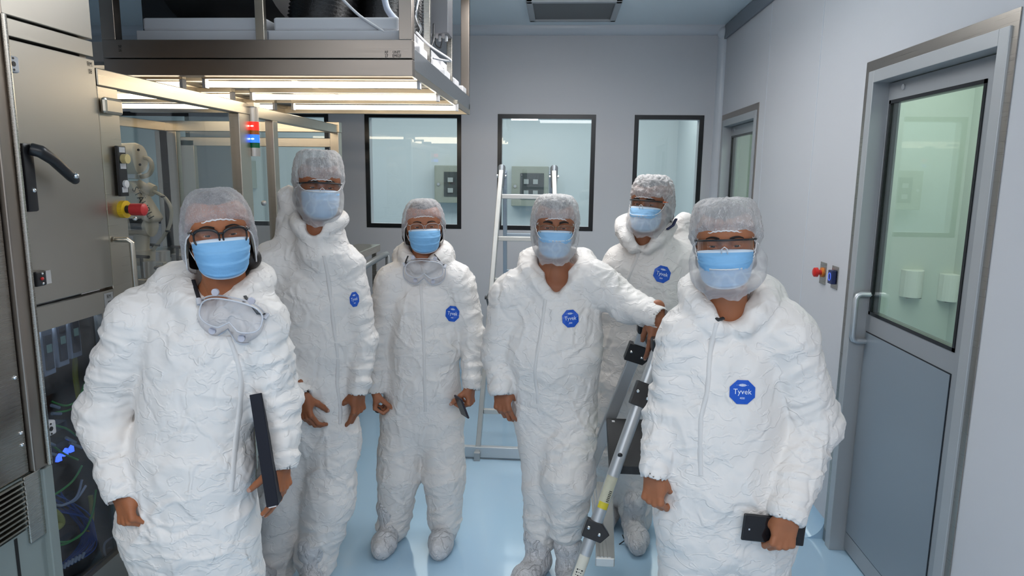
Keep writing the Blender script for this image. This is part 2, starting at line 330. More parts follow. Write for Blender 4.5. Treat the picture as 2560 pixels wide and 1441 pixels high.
def dispenser(px, py, label):
    c = S(px, py, YB); t = thing('towel_dispenser', label, 'dispenser', (c[0], YB, c[2]-.12), 'white dispensers seen through the door pane')
    mb = MB(); mb.prism([(c[0]-.09+.18*k/12, YB-.10*math.sin(PI*k/12)**.5 if 0 < k < 12 else YB, c[2]-.115) for k in range(13)], (0, 0, .23)); mb.build('cover', mat('white_dispenser', (.78, .80, .74), .4), t, bevel=.006)
    box_obj('paper_slot', (c[0]-.06, YB-.08, c[2]-.118), (c[0]+.06, YB-.03, c[2]-.115), m_blk, t)
dispenser(2277, 708, 'white rounded dispenser seen through the near door pane, left of the pair')
dispenser(2372, 718, 'white rounded dispenser seen through the near door pane, right of the pair')
t = struct(MB().box((3.27, 3.2, .9), (3.3, 3.3, 2.3)).box((3.27, 4.6, .9), (3.3, 4.7, 2.3)).box((3.27, 3.3, 2.2), (3.3, 4.6, 2.3)).box((3.27, 3.3, .9), (3.3, 4.6, 1.0)).build('window_6', m_alu_p)); MB().box((3.28, 3.3, 1.0), (3.29, 4.6, 2.2)).build('pane', m_glass, t)  # solid frame standing in for a window reflection in the door pane

# ------------------------------------------------------------------ doors in the right wall
m_leaf = mat('door_leaf_aluminium', (.36, .375, .395), .38, .35)
m_panel = mat('door_lower_panel', (.235, .275, .315), .3, .1)
def door(n, y0, y1, zt, near=True):
    d = struct(MB().box((XR-.004, y0-.078, 0), (XR+.0, y0-.05, zt+.05)).box((XR-.004, y1+.05, 0), (XR, y1+.095, zt+.05)).box((XR-.004, y0-.078, zt+.05), (XR, y1+.095, zt+.095)).build('door_%d' % n, m_steel_d if not near else steel('door_steel', (.42, .39, .35), .3), origin=(XR, (y0+y1)/2, 0)))
    MB().box((XR-.012, y0-.05, 0), (XR+.10, y0, zt+.05)).box((XR-.012, y1, 0), (XR+.10, y1+.05, zt+.05)).box((XR-.012, y0, zt), (XR+.10, y1, zt+.05)).build('door_frame', m_alu_p if not near else mat('door_frame_aluminium', (.46, .475, .49), .4, .4), d, bevel=.002)
    X0 = XR+.055; g0, g1, gb, gt = y0+.142, y1-.02, 1.135, 2.044
    leaf = MB(); wall_holes(leaf, 'x', X0, X0+.045, y0+.002, y1+.058 if 0 else y1-.001, .015, zt-.004, [(g0, g1, gb, gt)]); lf = leaf.build('door_leaf', m_leaf, d)
    g = MB(); t = .014
    for q in (((g0, gb), (g0+t, gt)), ((g1-t, gb), (g1, gt)), ((g0, gb), (g1, gb+t)), ((g0, gt-t), (g1, gt))): g.box((X0-.003, q[0][0], q[0][1]), (X0+.03, q[1][0], q[1][1]))
    g.build('gasket', m_gasket, lf)
    MB().box((X0+.004, g0+t, gb+t), (X0+.007, g1-t, gt-t)).build('pane', glass_mat('door_pane', (.90, .95, .91), 1.5, 1.5), lf)
    p0, p1, pb, pt = y0+.144, y1-.012, .10, 1.058
    MB().box((X0-.0015, p0, pb), (X0+.001, p1, pt)).build('shadow_gap', m_gasket, lf)
    MB().box((X0-.0035, p0+.005, pb+.005), (X0+.001, p1-.005, pt-.005)).build('lower_panel', m_panel, lf)
    MB().cyl((X0-.006, y1-.13, 2.085), (X0, y1-.13, 2.085), .012, 16).build('screw', m_chrome, lf)
    h = MB(); yh = y1-.022; xh = X0-.062; pts = [(X0, yh-.0, 1.222), (xh+.02, yh, 1.222), (xh+.006, yh, 1.216), (xh, yh, 1.200), (xh, yh, 1.035), (xh+.006, yh, 1.019), (xh+.02, yh, 1.013), (X0, yh, 1.013)]
    h.tube(pts, .0125, 14); h.build('door_handle', m_alu, lf, smooth='auto')
    return d
door(1, *D1); door(2, *D2, near=False)
def plate(yc, label, color, shape):
    t = thing('wall_button', label, 'wall button', (XR, yc, 1.205), 'steel button plates beside the near door')
    box_obj('plate', (XR-.004, yc-.037, 1.205), (XR, yc+.037, 1.312), m_steel, t, bevel=.002)
    if shape == 'mush':
        MB().cyl((XR-.004, yc, 1.262), (XR-.012, yc, 1.262), .024, 20).build('collar', mat('orange_collar', (.7, .22, .03), .4), t)
        b = MB(); b.tube([(XR-.012, yc, 1.262), (XR-.028, yc, 1.262), (XR-.03, yc, 1.262), (XR-.045, yc, 1.262), (XR-.050, yc, 1.262)], [.012, .012, .024, .023, .014], 20); b.build('push_button', mat('red_button', color, .3), t, smooth='auto')
    else:
        box_obj('button_block', (XR-.026, yc-.024, 1.228), (XR-.004, yc+.024, 1.292), mat('navy_block', (.01, .02, .09), .35), t, bevel=.003)
        MB().tube([(XR-.027, yc+.014*math.cos(a), 1.262+.018*math.sin(a)) for a in [2*PI*k/20 for k in range(20)]], .0018, 6, close=True).build('light_ring', mat('blue_ring', (.05, .1, .5), .4, emit=((.1, .2, .9), .6)), t)
plate(3.44, 'red mushroom stop button on a small steel plate', (.55, .02, .015), 'mush')
plate(3.294, 'dark blue push button on a small steel plate beside the red one', (0, 0, 0), 'sq')

# ================================================================== THE MACHINE ON THE LEFT
XL = -1.5
m_seam = mat('dark_seam', (.01, .01, .01), .6)
m_tube = mat('lit_tube', (1, 1, 1), .4, emit=((1, .84, .62), 9))
m_white_box = mat('white_filter_box', (.76, .75, .77), .45)
m_ivory = mat('ivory_machine_paint', (.66, .62, .52), .35)
m_labelink = mat('label_ink', (.02, .02, .02), .6)
cab = thing('machine_cabinet', 'tall brushed steel machine cabinet with labelled doors at the left edge', 'cabinet', (-1.9, 1.9, 0))
MB().box((-2.4, 2.17, 0), (XL-.03, 2.2, 2.9)).box((-2.4, 1.815, 0), (-2.35, 2.17, 2.9)).box((-2.35, 1.815, 2.85), (XL-.03, 2.17, 2.9)).box((-2.35, 1.815, 0), (XL-.03, 2.17, .06)).box((-2.35, 1.8, .06), (XL-.06, 1.815, 2.85)).box((XL-.06, 1.80, .06), (XL-.03, 1.84, 2.85)).box((XL-.06, 2.13, .06), (XL-.03, 2.17, .40)).box((-2.35, 1.815, .3), (-2.3, 2.17, 2.85)).build('carcass', m_steel_d, cab)
Y0, Y1 = 1.813, 2.197
up = box_obj('upper_panel', (XL-.03, Y0, 2.13), (XL, Y1, 2.85), steel('panel_steel', (.44, .415, .37), .36), cab, bevel=.003)
box_obj('band_panel', (XL-.03, Y0, 2.076), (XL-.002, Y1, 2.124), MAT['panel_steel'], cab, bevel=.002)
dr = box_obj('door', (XL-.03, Y0, 1.33), (XL, Y1, 2.068), MAT['panel_steel'], cab, bevel=.003)
tag(dr, 'steel door marked RM 08 with black lever')
def plane_text(mb, txt, size, y, z, m, sx=1, X=XL+.0012): add_text(mb, txt, size, (X, y, z), (0, 1, 0), (0, 0, 1), m, sx)
mb = MB(); plane_text(mb, 'RM', .021, 2.172, 2.050, 0, .8); plane_text(mb, '08', .021, 2.172, 2.028, 0, .8); mb.build('lettering', m_labelink, dr)
# lower door with its tinted window
lw = MB(); wall_holes(lw, 'x', XL-.03, XL, Y0, Y1, .06, 1.32, [(1.815, 2.128, .40, 1.249)]); ld = lw.build('lower_door', MAT['panel_steel'], cab)
box_obj('label_plate', (XL, 2.145, 1.262), (XL+.001, 2.19, 1.312), mat('grey_label', (.3, .3, .3), .5), ld)
mb = MB(); plane_text(mb, 'RM', .019, 2.167, 1.299, 0, .8, XL+.0022); plane_text(mb, '07', .019, 2.167, 1.277, 0, .8, XL+.0022); mb.build('lettering', m_labelink, ld)
MB().box((XL-.022, 1.815, .40), (XL-.018, 2.128, 1.249)).build('tinted_pane', glass_mat('tinted_pane', (.74, .80, .88), 1.0, 1.5, 0, .03), ld)
# lever handle
lv = MB(); lv.box((XL, 1.825, 1.60), (XL+.028, 1.865, 1.79)); lv.tube([(XL+.03, 1.845, 1.775), (XL+.05, 1.86, 1.768), (XL+.055, 1.90, 1.745), (XL+.05, 1.975, 1.697), (XL+.048, 1.998, 1.683)], [.018, .018, .016, .015, .012], 14)
lvo = lv.build('lever_handle', m_blk, dr, bevel=.006, smooth='auto')
MB().sphere((XL+.068, 1.97, 1.70), .009).build('bolt', m_chrome, dr, smooth=True); MB().sphere((XL+.03, 1.846, 1.66), .007).build('bolt', m_chrome, dr, smooth=True)
lt = MB(); lt.box((XL, 1.835, 1.385), (XL+.02, 1.875, 1.43)); lt = lt.build('latch', m_blk, dr, bevel=.005)
MB().box((XL, 1.875, 1.388), (XL+.018, 1.895, 1.427)).sphere((XL+.021, 1.857, 1.421), .004).sphere((XL+.021, 1.857, 1.393), .004).build('latch_bolt', m_chrome, dr)
MB().sphere((XL+.021, 1.855, 1.407), .005).build('red_dot', mat('red_dot', (.6, .02, .02), .3), dr)
area('cabinet_fill', (XL-.20, 1.98, 1.30), (.25, .25), 2.2, (.75, .87, 1.0))  # added fill lamp, brightens the interior behind the tinted window
box_obj('fill_housing', (XL-.34, 1.84, 1.306), (XL-.06, 2.12, 1.33), m_white_box, cab)  # made-up housing above the added fill lamp
# things behind the tinted window
m_mod = mat('module_grey', (.50, .51, .53), .5); m_modd = mat('module_dark', (.03, .04, .06), .4)
for k in range(5):
    y = 1.83+k*.062; z = 1.055+.012*k
    mo = box_obj('drive_module', (-1.70, y, z), (-1.58, y+.05, z+.16), m_mod, cab, bevel=.004)
    box_obj('module_display', (-1.58, y+.006, z+.02), (-1.574, y+.036, z+.13), m_modd, mo)
    box_obj('module_label', (-1.574, y+.010, z+.075), (-1.572, y+.030, z+.10), mat('module_green', (.10, .16, .14), .4, emit=((.2, .35, .3), .2)), mo)
for k, (y, c) in enumerate(((1.845, 'y'), (1.915, 'g'))):
    fb = MB(); fb.tube([(-1.60, y, 1.04), (-1.60, y, .94), (-1.60, y, .93), (-1.60, y, .915)], [.028, .028, .02, .012], 18); fb.build('filter_bowl', mat('yellow_bowl', (.70, .55, .04), .4) if c == 'y' else mat('pale_grey_bowl', (.45, .47, .52), .35), cab, smooth='auto')
for z in (.86, .795, .60, .47):
    box_obj('terminal_rail', (-1.72, 1.80, z-.012), (-1.66, 2.13, z+.012), m_modd, cab)
box_obj('terminal_strip', (-1.62, 1.818, .62), (-1.60, 1.834, .92), m_mod, cab)
def cable(pts, r, m, name='cable'):
    P = [np.array(p, float) for p in pts]; out = []
    Q = [P[0]]+P+[P[-1]]
    for i in range(1, len(Q)-2):
        for t in np.linspace(0, 1, 9, endpoint=False): out.append(.5*((2*Q[i])+(Q[i+1]-Q[i-1])*t+(2*Q[i-1]-5*Q[i]+4*Q[i+1]-Q[i+2])*t*t+(3*Q[i]-Q[i-1]-3*Q[i+1]+Q[i+2])*t**3))
    out.append(P[-1]); return out
m_cy = mat('yellow_cable', (.60, .52, .05), .45); m_cg = mat('green_cable', (.08, .42, .06), .45); m_cb = mat('blue_cable', (.02, .10, .42), .45); m_cw = mat('grey_cable', (.45, .47, .52), .4)
def cab_cable(px, X, r, m, name): MB().tube(cable([SX(x, y, X) for x, y in px], r, m), r, 8).build(name, m, cab, smooth=True)
cab_cable([(193, 860), (188, 930), (198, 1000), (205, 1060)], -1.64, .009, m_cy, 'yellow_cable')
cab_cable([(90, 1243), (115, 1265), (145, 1290), (152, 1310), (130, 1325), (110, 1330)], -1.56, .012, m_cy, 'yellow_cable')
cab_cable([(226, 1240), (230, 1290), (222, 1330)], -1.6, .008, m_cy, 'yellow_cable')
for q in ([(130, 1005), (165, 1015), (195, 1000), (212, 960), (235, 930)], [(140, 1032), (175, 1025), (200, 1005)], [(125, 1110), (160, 1135), (195, 1150)], [(90, 1238), (130, 1240), (180, 1205), (205, 1165)], [(115, 1352), (170, 1355), (210, 1330), (232, 1280), (240, 1225)], [(115, 1370), (165, 1360), (205, 1335)], [(125, 1062), (165, 1072), (190, 1090)]):
    cab_cable(q, -1.57, .0035, m_cg, 'green_cable')
for q in ([(205, 1200), (190, 1245), (150, 1265), (118, 1245), (115, 1215)], [(280, 1345), (262, 1360), (262, 1385), (275, 1400)], [(215, 1215), (190, 1250), (160, 1262)]):
    cab_cable(q, -1.565, .004, m_cw, 'grey_cable')
rr = random.Random(3)
for k in range(15):
    x = 185+k*3.0; cab_cable([(140+rr.uniform(-30, 30), 1225+rr.uniform(0, 60)), (x-10, 1275+rr.uniform(0, 20)), (x+18-k*.5, 1330), (x+8, 1370+rr.uniform(-10, 10)), (x-30-k*2, 1405+rr.uniform(0, 14)), (x-80, 1425)], -1.63+.004*k, .0022, m_cb, 'blue_cable')
for x, y in ((142, 1146), (158, 1132), (173, 1123)):
    c = SX(x, y, -1.60); MB().prism([c+[0, -.009, -.010], c+[0, .010, -.012], c+[0, .009, .012], c+[0, -.004, .004]], (.01, 0, 0)).build('blue_indicator', mat('blue_led', (.05, .1, .9), .3, emit=((.05, .12, 1), 3)), cab)
for x, y, dx, dy in ((110, 1102, 26, 12), (112, 1132, 28, 6), (165, 1095, 24, 12), (175, 1108, 30, 12), (128, 1014, 20, 6), (130, 1035, 22, 0), (102, 1360, 30, 2), (105, 1385, 30, -12), (108, 1222, 10, -22), (118, 1238, 6, -18)):
    MB().cyl(SX(x, y, -1.565), SX(x+dx, y+dy, -1.565), .005, 12).build('connector', m_alu, cab)
for k in range(7):
    MB().cyl(SX(150+k*9, 1428-k*5, -1.57), SX(156+k*9, 1412-k*5, -1.57), .0055, 10).build('connector', m_mod, cab)
# near post, hinges and grille
post = thing('machine_door_frame', 'steel upright with white hinge blocks in front of the left cabinet', 'steel frame', (-1.42, 1.7, 0))
MB().box((XL-.05, 1.745, .865), (XL+.03, 1.80, 2.9)).build('upright', m_steel_d, post, bevel=.004)
MB().box((XL-.05, 1.45, .865), (XL+.015, 1.742, 2.9)).build('door_leaf', steel('leaf_steel', (.36, .33, .29), .28), post, bevel=.004)
MB().cyl((XL+.038, 1.792, .87), (XL+.038, 1.792, 2.12), .007, 12).build('hinge_rod', m_steel, post)
for z in (1.998, .965):
    MB().box((XL+.005, 1.80, z-.022), (XL+.028, 1.845, z+.022)).build('hinge_block', mat('white_hinge', (.60, .60, .62), .4), post, bevel=.006)
    MB().cyl((XL+.028, 1.822, z), (XL+.0295, 1.822, z), .007, 14).cyl((XL+.028, 1.822, z+.015), (XL+.0295, 1.822, z+.015), .003, 8).cyl((XL+.028, 1.822, z-.015), (XL+.0295, 1.822, z-.015), .003, 8).build('hinge_pin', m_blk, post)
for z in (1.15, .99, .955):
    MB().sphere((XL+.016, 1.725, z), .006).build('screw', m_chrome, post)
gr = thing('lower_cabinet', 'grey painted lower machine unit with a slatted vent grille, bottom left', 'cabinet', (-1.6, 1.6, 0))
m_gpaint = mat('grey_green_paint', (.24, .28, .27), .4)
g = MB(); wall_holes(g, 'x', XL-.04, XL+.012, 1.2, 1.80, 0, .86, [(1.4, 1.712, .705, .855)]); g.build('housing', m_gpaint, gr)
MB().box((XL+.012, 1.715, .66), (XL+.02, 1.775, .862)).build('trim_strip', m_steel, gr, bevel=.002)
MB().box((XL-.04, 1.775, .0), (XL+.03, 1.811, .86)).build('corner_post', m_gpaint, gr, bevel=.003)
MB().box((XL-.035, 1.4, .705), (XL-.03, 1.712, .855)).build('grille_back', m_seam, gr)
for k in range(10):
    z = .715+k*.0148; MB().box((XL-.01, 1.4, z), (XL+.02, 1.712, z+.0055)).build('slat', m_steel_w, gr, bevel=.001)
MB().box((XL+.0125, 1.665, 0), (XL+.014, 1.675, .70)).build('shadow_gap', m_seam, gr)

# ------------------------------------------------------------------ glazed enclosure with the robot
enc = thing('glass_enclosure', 'steel framed glass machine enclosure under the lit hood', 'machine enclosure', (-2.15, 3.4, 0))
XB = -2.78; YF = 4.72
def bar(a, b, m=m_steel_w, name='frame_bar', par=enc): return box_obj(name, a, b, m, par, bevel=.003)
bar((XL-.05, 2.205, 1.99), (XL, 3.35, 2.045)); bar((XL-.05, 2.205, 0), (XL-.005, 2.312, 1.99)); bar((XL-.05, 3.20, 0), (XL, 3.31, 1.99))
bar((XL-.06, 3.33, 1.985), (XL-.01, YF, 2.04)); bar((XL-.05, 3.60, 0), (XL-.005, 3.66, 1.985)); 
bar((XB, YF-.03, 1.99), (XL, YF+.03, 2.06)); bar((XB, 2.205, 1.99), (XB+.05, YF, 2.05)); bar((XB-.03, YF-.03, 0), (XB+.06, YF+.03, 1.99))
q0, q1 = S(401, 300, YF), S(443, 300, YF); bar((q0[0], YF-.03, 0), (q1[0], YF+.03, 1.99))
q0, q1 = S(455, 300, YF), S(474, 300, YF); bar((q0[0], YF-.04, 0), (q1[0]+.04, YF+.0, 1.93)); bar((q0[0], YF-.04, 1.89), (XL-.05, YF, 1.95)); q2 = S(597, 300, YF); bar((q2[0], YF-.04, 0), (q2[0]+.06, YF+.02, 1.89))
bar((XL-.06, YF-.05, 0), (XL, YF+.02, 1.99))
MB().box((XL-.028, 2.312, .9), (XL-.022, 3.20, 1.99)).build('pane', m_glass_g, enc); MB().box((XL-.028, 3.31, .9), (XL-.022, 3.60, 1.985)).build('pane', m_glass_g, enc)
MB().box((XB+.05, YF-.004, .9), (XL-.06, YF+.002, 1.99)).build('pane', m_glass_g, enc)
box_obj('lower_panel', (XL-.04, 2.312, 0), (XL-.01, 3.20, .9), m_steel, enc); box_obj('lower_panel', (XL-.04, 3.31, 0), (XL-.01, 3.60, .9), m_steel, enc)
box_obj('hinge', (XL-.0, 2.205, 1.90), (XL+.02, 2.30, 1.955), m_steel_w, enc, bevel=.01)
hb = MB(); hb.tube([(XL-.0, 2.225, 1.485), (XL+.045, 2.225, 1.485), (XL+.055, 2.232, 1.475), (XL+.055, 2.235, 1.27), (XL+.045, 2.235, 1.262), (XL, 2.235, 1.262)], .009, 12); hb.build('door_handle', m_steel_w, enc, smooth='auto')
box_obj('latch_box', (XL, 2.235, 1.13), (XL+.03, 2.30, 1.20), m_steel_w, enc, bevel=.003)
# operator buttons on the first post
cp = MB(); cp.box((XL, 2.262, 1.63), (XL+.012, 2.305, 1.80)); cpo = cp.build('button_strip', m_blk, enc, bevel=.002)
for z, m_ in ((1.79, m_mod), (1.735, m_mod), (1.655, m_mod)): box_obj('legend_plate', (XL+.012, 2.268, z-.012), (XL+.0135, 2.298, z+.006), m_, cpo)
MB().cyl((XL+.012, 2.285, 1.757), (XL+.03, 2.285, 1.757), .016, 20).build('selector_knob', mat('yellowed_knob', (.6, .48, .22), .4), cpo)
MB().cyl((XL+.012, 2.285, 1.672), (XL+.02, 2.285, 1.672), .013, 20).build('white_button', mat('white_button', (.7, .7, .7), .4), cpo)
es = MB(); es.cyl((XL-.005, 2.285, 1.585), (XL+.012, 2.285, 1.585), .030, 24); es = es.build('stop_button_shroud', mat('yellow_shroud', (.80, .50, .02), .4), enc)
MB().cyl((XL+.010, 2.285, 1.585), (XL+.03, 2.285, 1.585), .014, 20).build('stop_button_stem', m_blk, es); MB().tube([(XL+.028, 2.285, 1.585), (XL+.03, 2.285, 1.585), (XL+.075, 2.285, 1.585), (XL+.082, 2.285, 1.585)], [.010, .021, .021, .012], 24).build('stop_button', mat('stop_red', (.50, .03, .03), .45), es, smooth='auto')
MB().sphere((XL+.01, 2.33, 1.55), .008).build('cap_nut', m_chrome, enc)
c = SX(655, 508, XL); MB().sphere((XL+.01, c[1], c[2]), .014).build('knob', m_alu, enc)
# tower light
tl = thing('signal_tower', 'stack light with lit red and blue bands hanging from a steel bracket', 'signal light', S(634, 390, 3.34)); c = S(634, 327, 3.34); zz = lambda y: S(634, y, 3.34)[2]
box_obj('bracket', (XL-.02, 3.30, zz(268)), (c[0]+.025, 3.37, zz(258)), m_steel_w, tl)
for nm, y0_, y1_, m_ in (('top_cap', 268, 305, mat('satin_cap', (.62, .60, .58), .35, .6)), ('red_band', 305, 326, mat('red_lens', (.8, .01, .01), .2, emit=((1, .02, .01), 1.6))), ('orange_band', 326, 337, mat('orange_lens', (.55, .16, .02), .25)), ('blue_band', 337, 357, mat('blue_lens', (.02, .08, .9), .2, emit=((.02, .12, 1), 2.0))), ('green_band', 357, 370, mat('green_lens', (.0, .18, .07), .25)), ('bottom_cap', 370, 391, MAT.get('satin_cap'))):
    MB().cyl((c[0], 3.34, zz(y1_)), (c[0], 3.34, zz(y0_)), .0262 if 'cap' not in nm else .0268, 32).build(nm, m_ or MAT['satin_cap'], tl, smooth='auto')
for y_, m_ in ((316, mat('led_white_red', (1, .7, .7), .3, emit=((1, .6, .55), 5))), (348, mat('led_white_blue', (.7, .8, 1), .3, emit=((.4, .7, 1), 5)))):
    MB().sphere((c[0]+.004, 3.34-.025, zz(y_)), (.008, .003, .0035)).build('led_glint', m_, tl)

# table and robot inside
tb = thing('machine_table', 'steel process table with small fixtures inside the glass enclosure', 'machine table', (-2.15, 3.4, .9))
box_obj('table_top', (XB+.06, 2.5, 1.17), (XL-.07, 4.6, 1.20), m_steel, tb, bevel=.004); box_obj('pedestal', (-2.6, 2.9, 0.0), (-1.75, 4.3, 1.17), m_steel_d, tb)
rr = random.Random(5)
for k in range(16):
    px = 330+rr.uniform(0, 125); Yk = rr.uniform(2.9, 3.9); c = S(px, 690, Yk); h = rr.uniform(.03, .09); x = min(c[0], XL-.12)
    if k % 3 == 0: MB().cyl((x, Yk, 1.20), (x, Yk, 1.20+h), .025+.02*rr.random(), 16).build('fixture', m_alu, tb, smooth='auto')
    elif k % 3 == 1: MB().box((x-.04, Yk-.02, 1.20), (x+.04, Yk+.02, 1.20+h*.6)).build('fixture', m_steel_w, tb, bevel=.003)
    else: MB().cyl((x, Yk, 1.20), (x, Yk, 1.22+h), .008, 10).cyl((x-.03, Yk, 1.22+h), (x+.05, Yk-.02, 1.22+h), .008, 10).build('clamp', m_blk, tb)
MB().cyl((-1.66, 3.0, 1.20), (-1.66, 3.0, 1.34), .055, 28).build('bowl', m_steel_d, tb, smooth='auto')
RY = 3.25
rb = thing('robot_arm', 'ivory industrial robot arm with hoses behind the machine glass', 'robot', S(352, 640, RY))
p = lambda x, y, d=0: S(x, y, RY+d)
MB().cyl(p(354, 660), p(354, 625), .062, 28).tube([p(354, 628), p(354, 585)], [.035, .038], 24).build('base', m_ivory, rb, smooth='auto')
MB().cyl(p(354, 600), p(354, 572), .036, 20).tube([p(352, 575, -.02), p(350, 545, -.02)], [.045, .05], 20).build('rotary_joint', mat('dark_joint', (.05, .055, .06), .4), rb, smooth='auto')
sh = MB(); sh.tube([p(322, 560), p(324, 560), p(380, 563), p(384, 563)], [.03, .058, .058, .04], 28, flat=1.0); sh.build('shoulder', m_ivory, rb, smooth='auto')
ua = MB(); a1 = [p(303, 455, -.06), p(322, 452, -.06), p(383, 548, -.06), p(372, 560, -.06), p(340, 545, -.06), p(303, 498, -.06)]; ua.prism(a1, (0, .10, 0)); ua = ua.build('upper_arm', m_ivory, rb, bevel=.01)
tv, tf = text_mesh('STÄUBLI', .047, .95); c0 = p(357, 508, -.062); d1 = p(373, 537, -.062)-p(341, 480, -.062); d1 /= np.linalg.norm(d1); d2 = np.array([-d1[2], 0, d1[0]])*1; d2 = -d2 if d2[2] < 0 else d2
mb = MB(); mb.add(c0+tv[:, :1]*d1+tv[:, 1:]*d2, tf); mb.build('lettering', m_labelink, ua)
el = MB(); el.tube([p(285, 398, -.05), p(292, 398, -.05), p(343, 396, -.02), p(350, 396, -.02), p(354, 396, -.02)], [.07, .072, .074, .066, .04], 30); el.build('forearm', m_ivory, rb, smooth='auto')
MB().cyl(p(346, 375, -.095), p(346, 375, -.10), .006, 10).cyl(p(350, 412, -.088), p(350, 412, -.093), .006, 10).build('screw', m_blk, rb)
MB().box(p(312, 448, -.03), p(356, 434, .03)).box(p(330, 436, 0), p(345, 425, .02)).build('wrist', m_alu, rb, bevel=.004)
MB().tube([p(345, 458), p(378, 480)], [.02, .024], 16).cyl(p(368, 470), p(384, 478), .03, 16).build('gripper_valve', m_ivory, rb, smooth='auto')
MB().tube(cable([p(352, 394), p(372, 398), p(380, 418), p(372, 436), p(352, 443)], 0, 0), .011, 12).build('hose', mat('clear_hose', (.62, .60, .50), .25), rb, smooth=True)
MB().tube(cable([p(378, 476), p(412, 495), p(428, 525), p(425, 560), p(410, 590), p(388, 618), p(376, 632)], 0, 0), .0085, 12).build('hose', MAT['clear_hose'], rb, smooth=True)
for x, y in ((408, 492), (420, 578), (392, 613)): MB().sphere(p(x, y), (.013, .013, .006)).build('hose_clip', m_blk, rb)

# ------------------------------------------------------------------ the lit hood above
hd = thing('steel_hood', 'overhead steel hood frame carrying filter boxes and hoses', 'machine hood', (-1.27, 3.8, 2.116))
HX0, HX1, HY0, HY1 = -1.94, -.612, 2.90, 4.76
box_obj('front_beam', (HX0, HY0, 2.188), (HX1, HY0+.05, 2.262), m_steel_d, hd, bevel=.002); box_obj('front_beam', (HX0, HY0+.002, 2.118), (HX1, HY0+.05, 2.184), m_steel_d, hd, bevel=.002)
box_obj('side_beam', (HX1-.03, HY0+.05, 2.15), (HX1, HY1, 2.235), steel('side_steel', (.42, .44, .46), .35), hd, bevel=.002); box_obj('side_beam', (HX1-.012, HY0+.05, 2.118), (HX1-.002, HY1, 2.15), m_steel_w, hd)
box_obj('rear_beam', (-3.0, HY1-.03, 2.118), (HX1, HY1, 2.19), m_steel_w, hd, bevel=.002); box_obj('side_beam', (HX0, HY0+.05, 2.118), (HX0+.05, HY1, 2.262), m_steel_w, hd)
for x0, x1, y0, y1, mm in ((HX0-.0, HX0+.06, HY0, HY0+.05, m_steel_d), (-1.275, -1.238, HY0+.01, HY0+.04, m_steel_w), (HX1-.055, HX1, HY0, HY0+.05, m_steel_d), (HX1-.055, HX1, HY1-.05, HY1, m_steel_d), (HX1-.03, HX1, 3.30, 3.33, m_steel), (HX1-.03, HX1, 3.97, 4.0, m_steel)):
    box_obj('upright', (x0, y0, 2.262 if y0 < 3 else 2.235 if y0 < 4.5 else 2.235), (x1, y1, 2.88), mm, hd, bevel=.002)
box_obj('top_beam', (HX1-.05, HY0, 2.86), (HX1, HY1, 2.90), m_steel_d, hd); box_obj('top_beam', (HX0, HY0, 2.86), (HX1, HY0+.05, 2.90), m_steel_d, hd)
box_obj('underside_panel', (-3.0, HY0+.05, 2.165), (HX1-.03, HY1-.03, 2.18), mat('hood_underside', (.36, .35, .33), .5), hd)
for x in (-1.9, -1.27): box_obj('underside_rib', (x, HY0+.05, 2.145), (x+.03, HY1-.03, 2.165), m_steel_w, hd)
for y in (3.33, 3.83, 4.35): box_obj('underside_rib', (-3.0, y, 2.15), (HX1-.03, y+.03, 2.165), m_steel_w, hd)
for k in range(5): 
    box_obj('spacer', (HX1-.045, 3.1+k*.34, 2.235), (HX1-.005, 3.26+k*.34, 2.275), m_white_box, hd, bevel=.006)
mb = MB()
for tx, x, z in (('RF', 966, 131), ('27', 966, 140), ('UNIT.', 992, 131), ('EM02F', 992, 140), ('RF', 300, 117), ('26', 300, 126)):
    c = S(x, z, HY0-.0015); add_text(mb, tx, .017, c, (1, 0, 0), (0, 0, 1), 0, .8)
mb.build('lettering', m_labelink, hd)
for i, (x0, x1) in enumerate(((-1.80, -1.235), (-1.225, -.66))):
    f = thing('filter_box', ['white stepped filter box in the hood, on the machine side', 'white stepped filter box in the hood, nearest its open corner'][i], 'filter box', ((x0+x1)/2, 3.3, 2.262), 'white filter boxes in the hood')
    box_obj('tray', (x0-.02, HY0+.055, 2.262), (x1+.0, 4.4, 2.31), m_white_box, f, bevel=.004); box_obj('housing', (x0+.005, HY0+.065, 2.31), (x1-.02, 4.35, 2.365), m_white_box, f, bevel=.01)
box_obj('machine_roof', (-3.0, HY0+.05, 2.18), (-1.85, HY1, 2.262), m_steel_d, hd)
m_duct = mat('black_duct', (.006, .006, .007), .3, bump=(90, .003))
for i, (x, y, r, lab) in enumerate(((-1.10, 3.20, .14, 'black ribbed duct rising from the filter box, leftmost of three'), (-.865, 3.38, .12, 'black ribbed duct rising from the filter box, in the middle'), (-.775, 3.52, .085, 'black ribbed duct rising from the filter box, smallest of three'))):
    d = MB(); pts = []; rad = []
    for k in range(66): pts.append((x+.05*math.sin(k/30)*(1-i*.5), y+.06*(k/66)**2, 2.37+k*.008)); rad.append(r*(1+.045*math.cos(k*PI)))
    d.tube(pts, rad, 32); tag(d.build('flexible_duct', m_duct, smooth=True), lab, 'duct', 'black ducts in the hood')
d = MB(); d.tube([(-1.9, 3.6, 2.72), (-1.3, 3.45, 2.70)], .26, 40); tag(d.build('air_duct', mat('dark_foil_duct', (.05, .05, .055), .35, .3), smooth='auto'), 'wide dark grey duct lying across the top of the hood', 'duct')
d = MB(); d.box((-2.6, 4.3, 2.37), (-.9, 4.4, 2.86)); hood_back = d.build('rear_panel', mat('dark_hood_panel', (.012, .012, .014), .4), hd)
cbx = thing('junction_box', 'dark grey junction box with cable glands in the open hood side', 'junction box', (-.66, 3.9, 2.4))
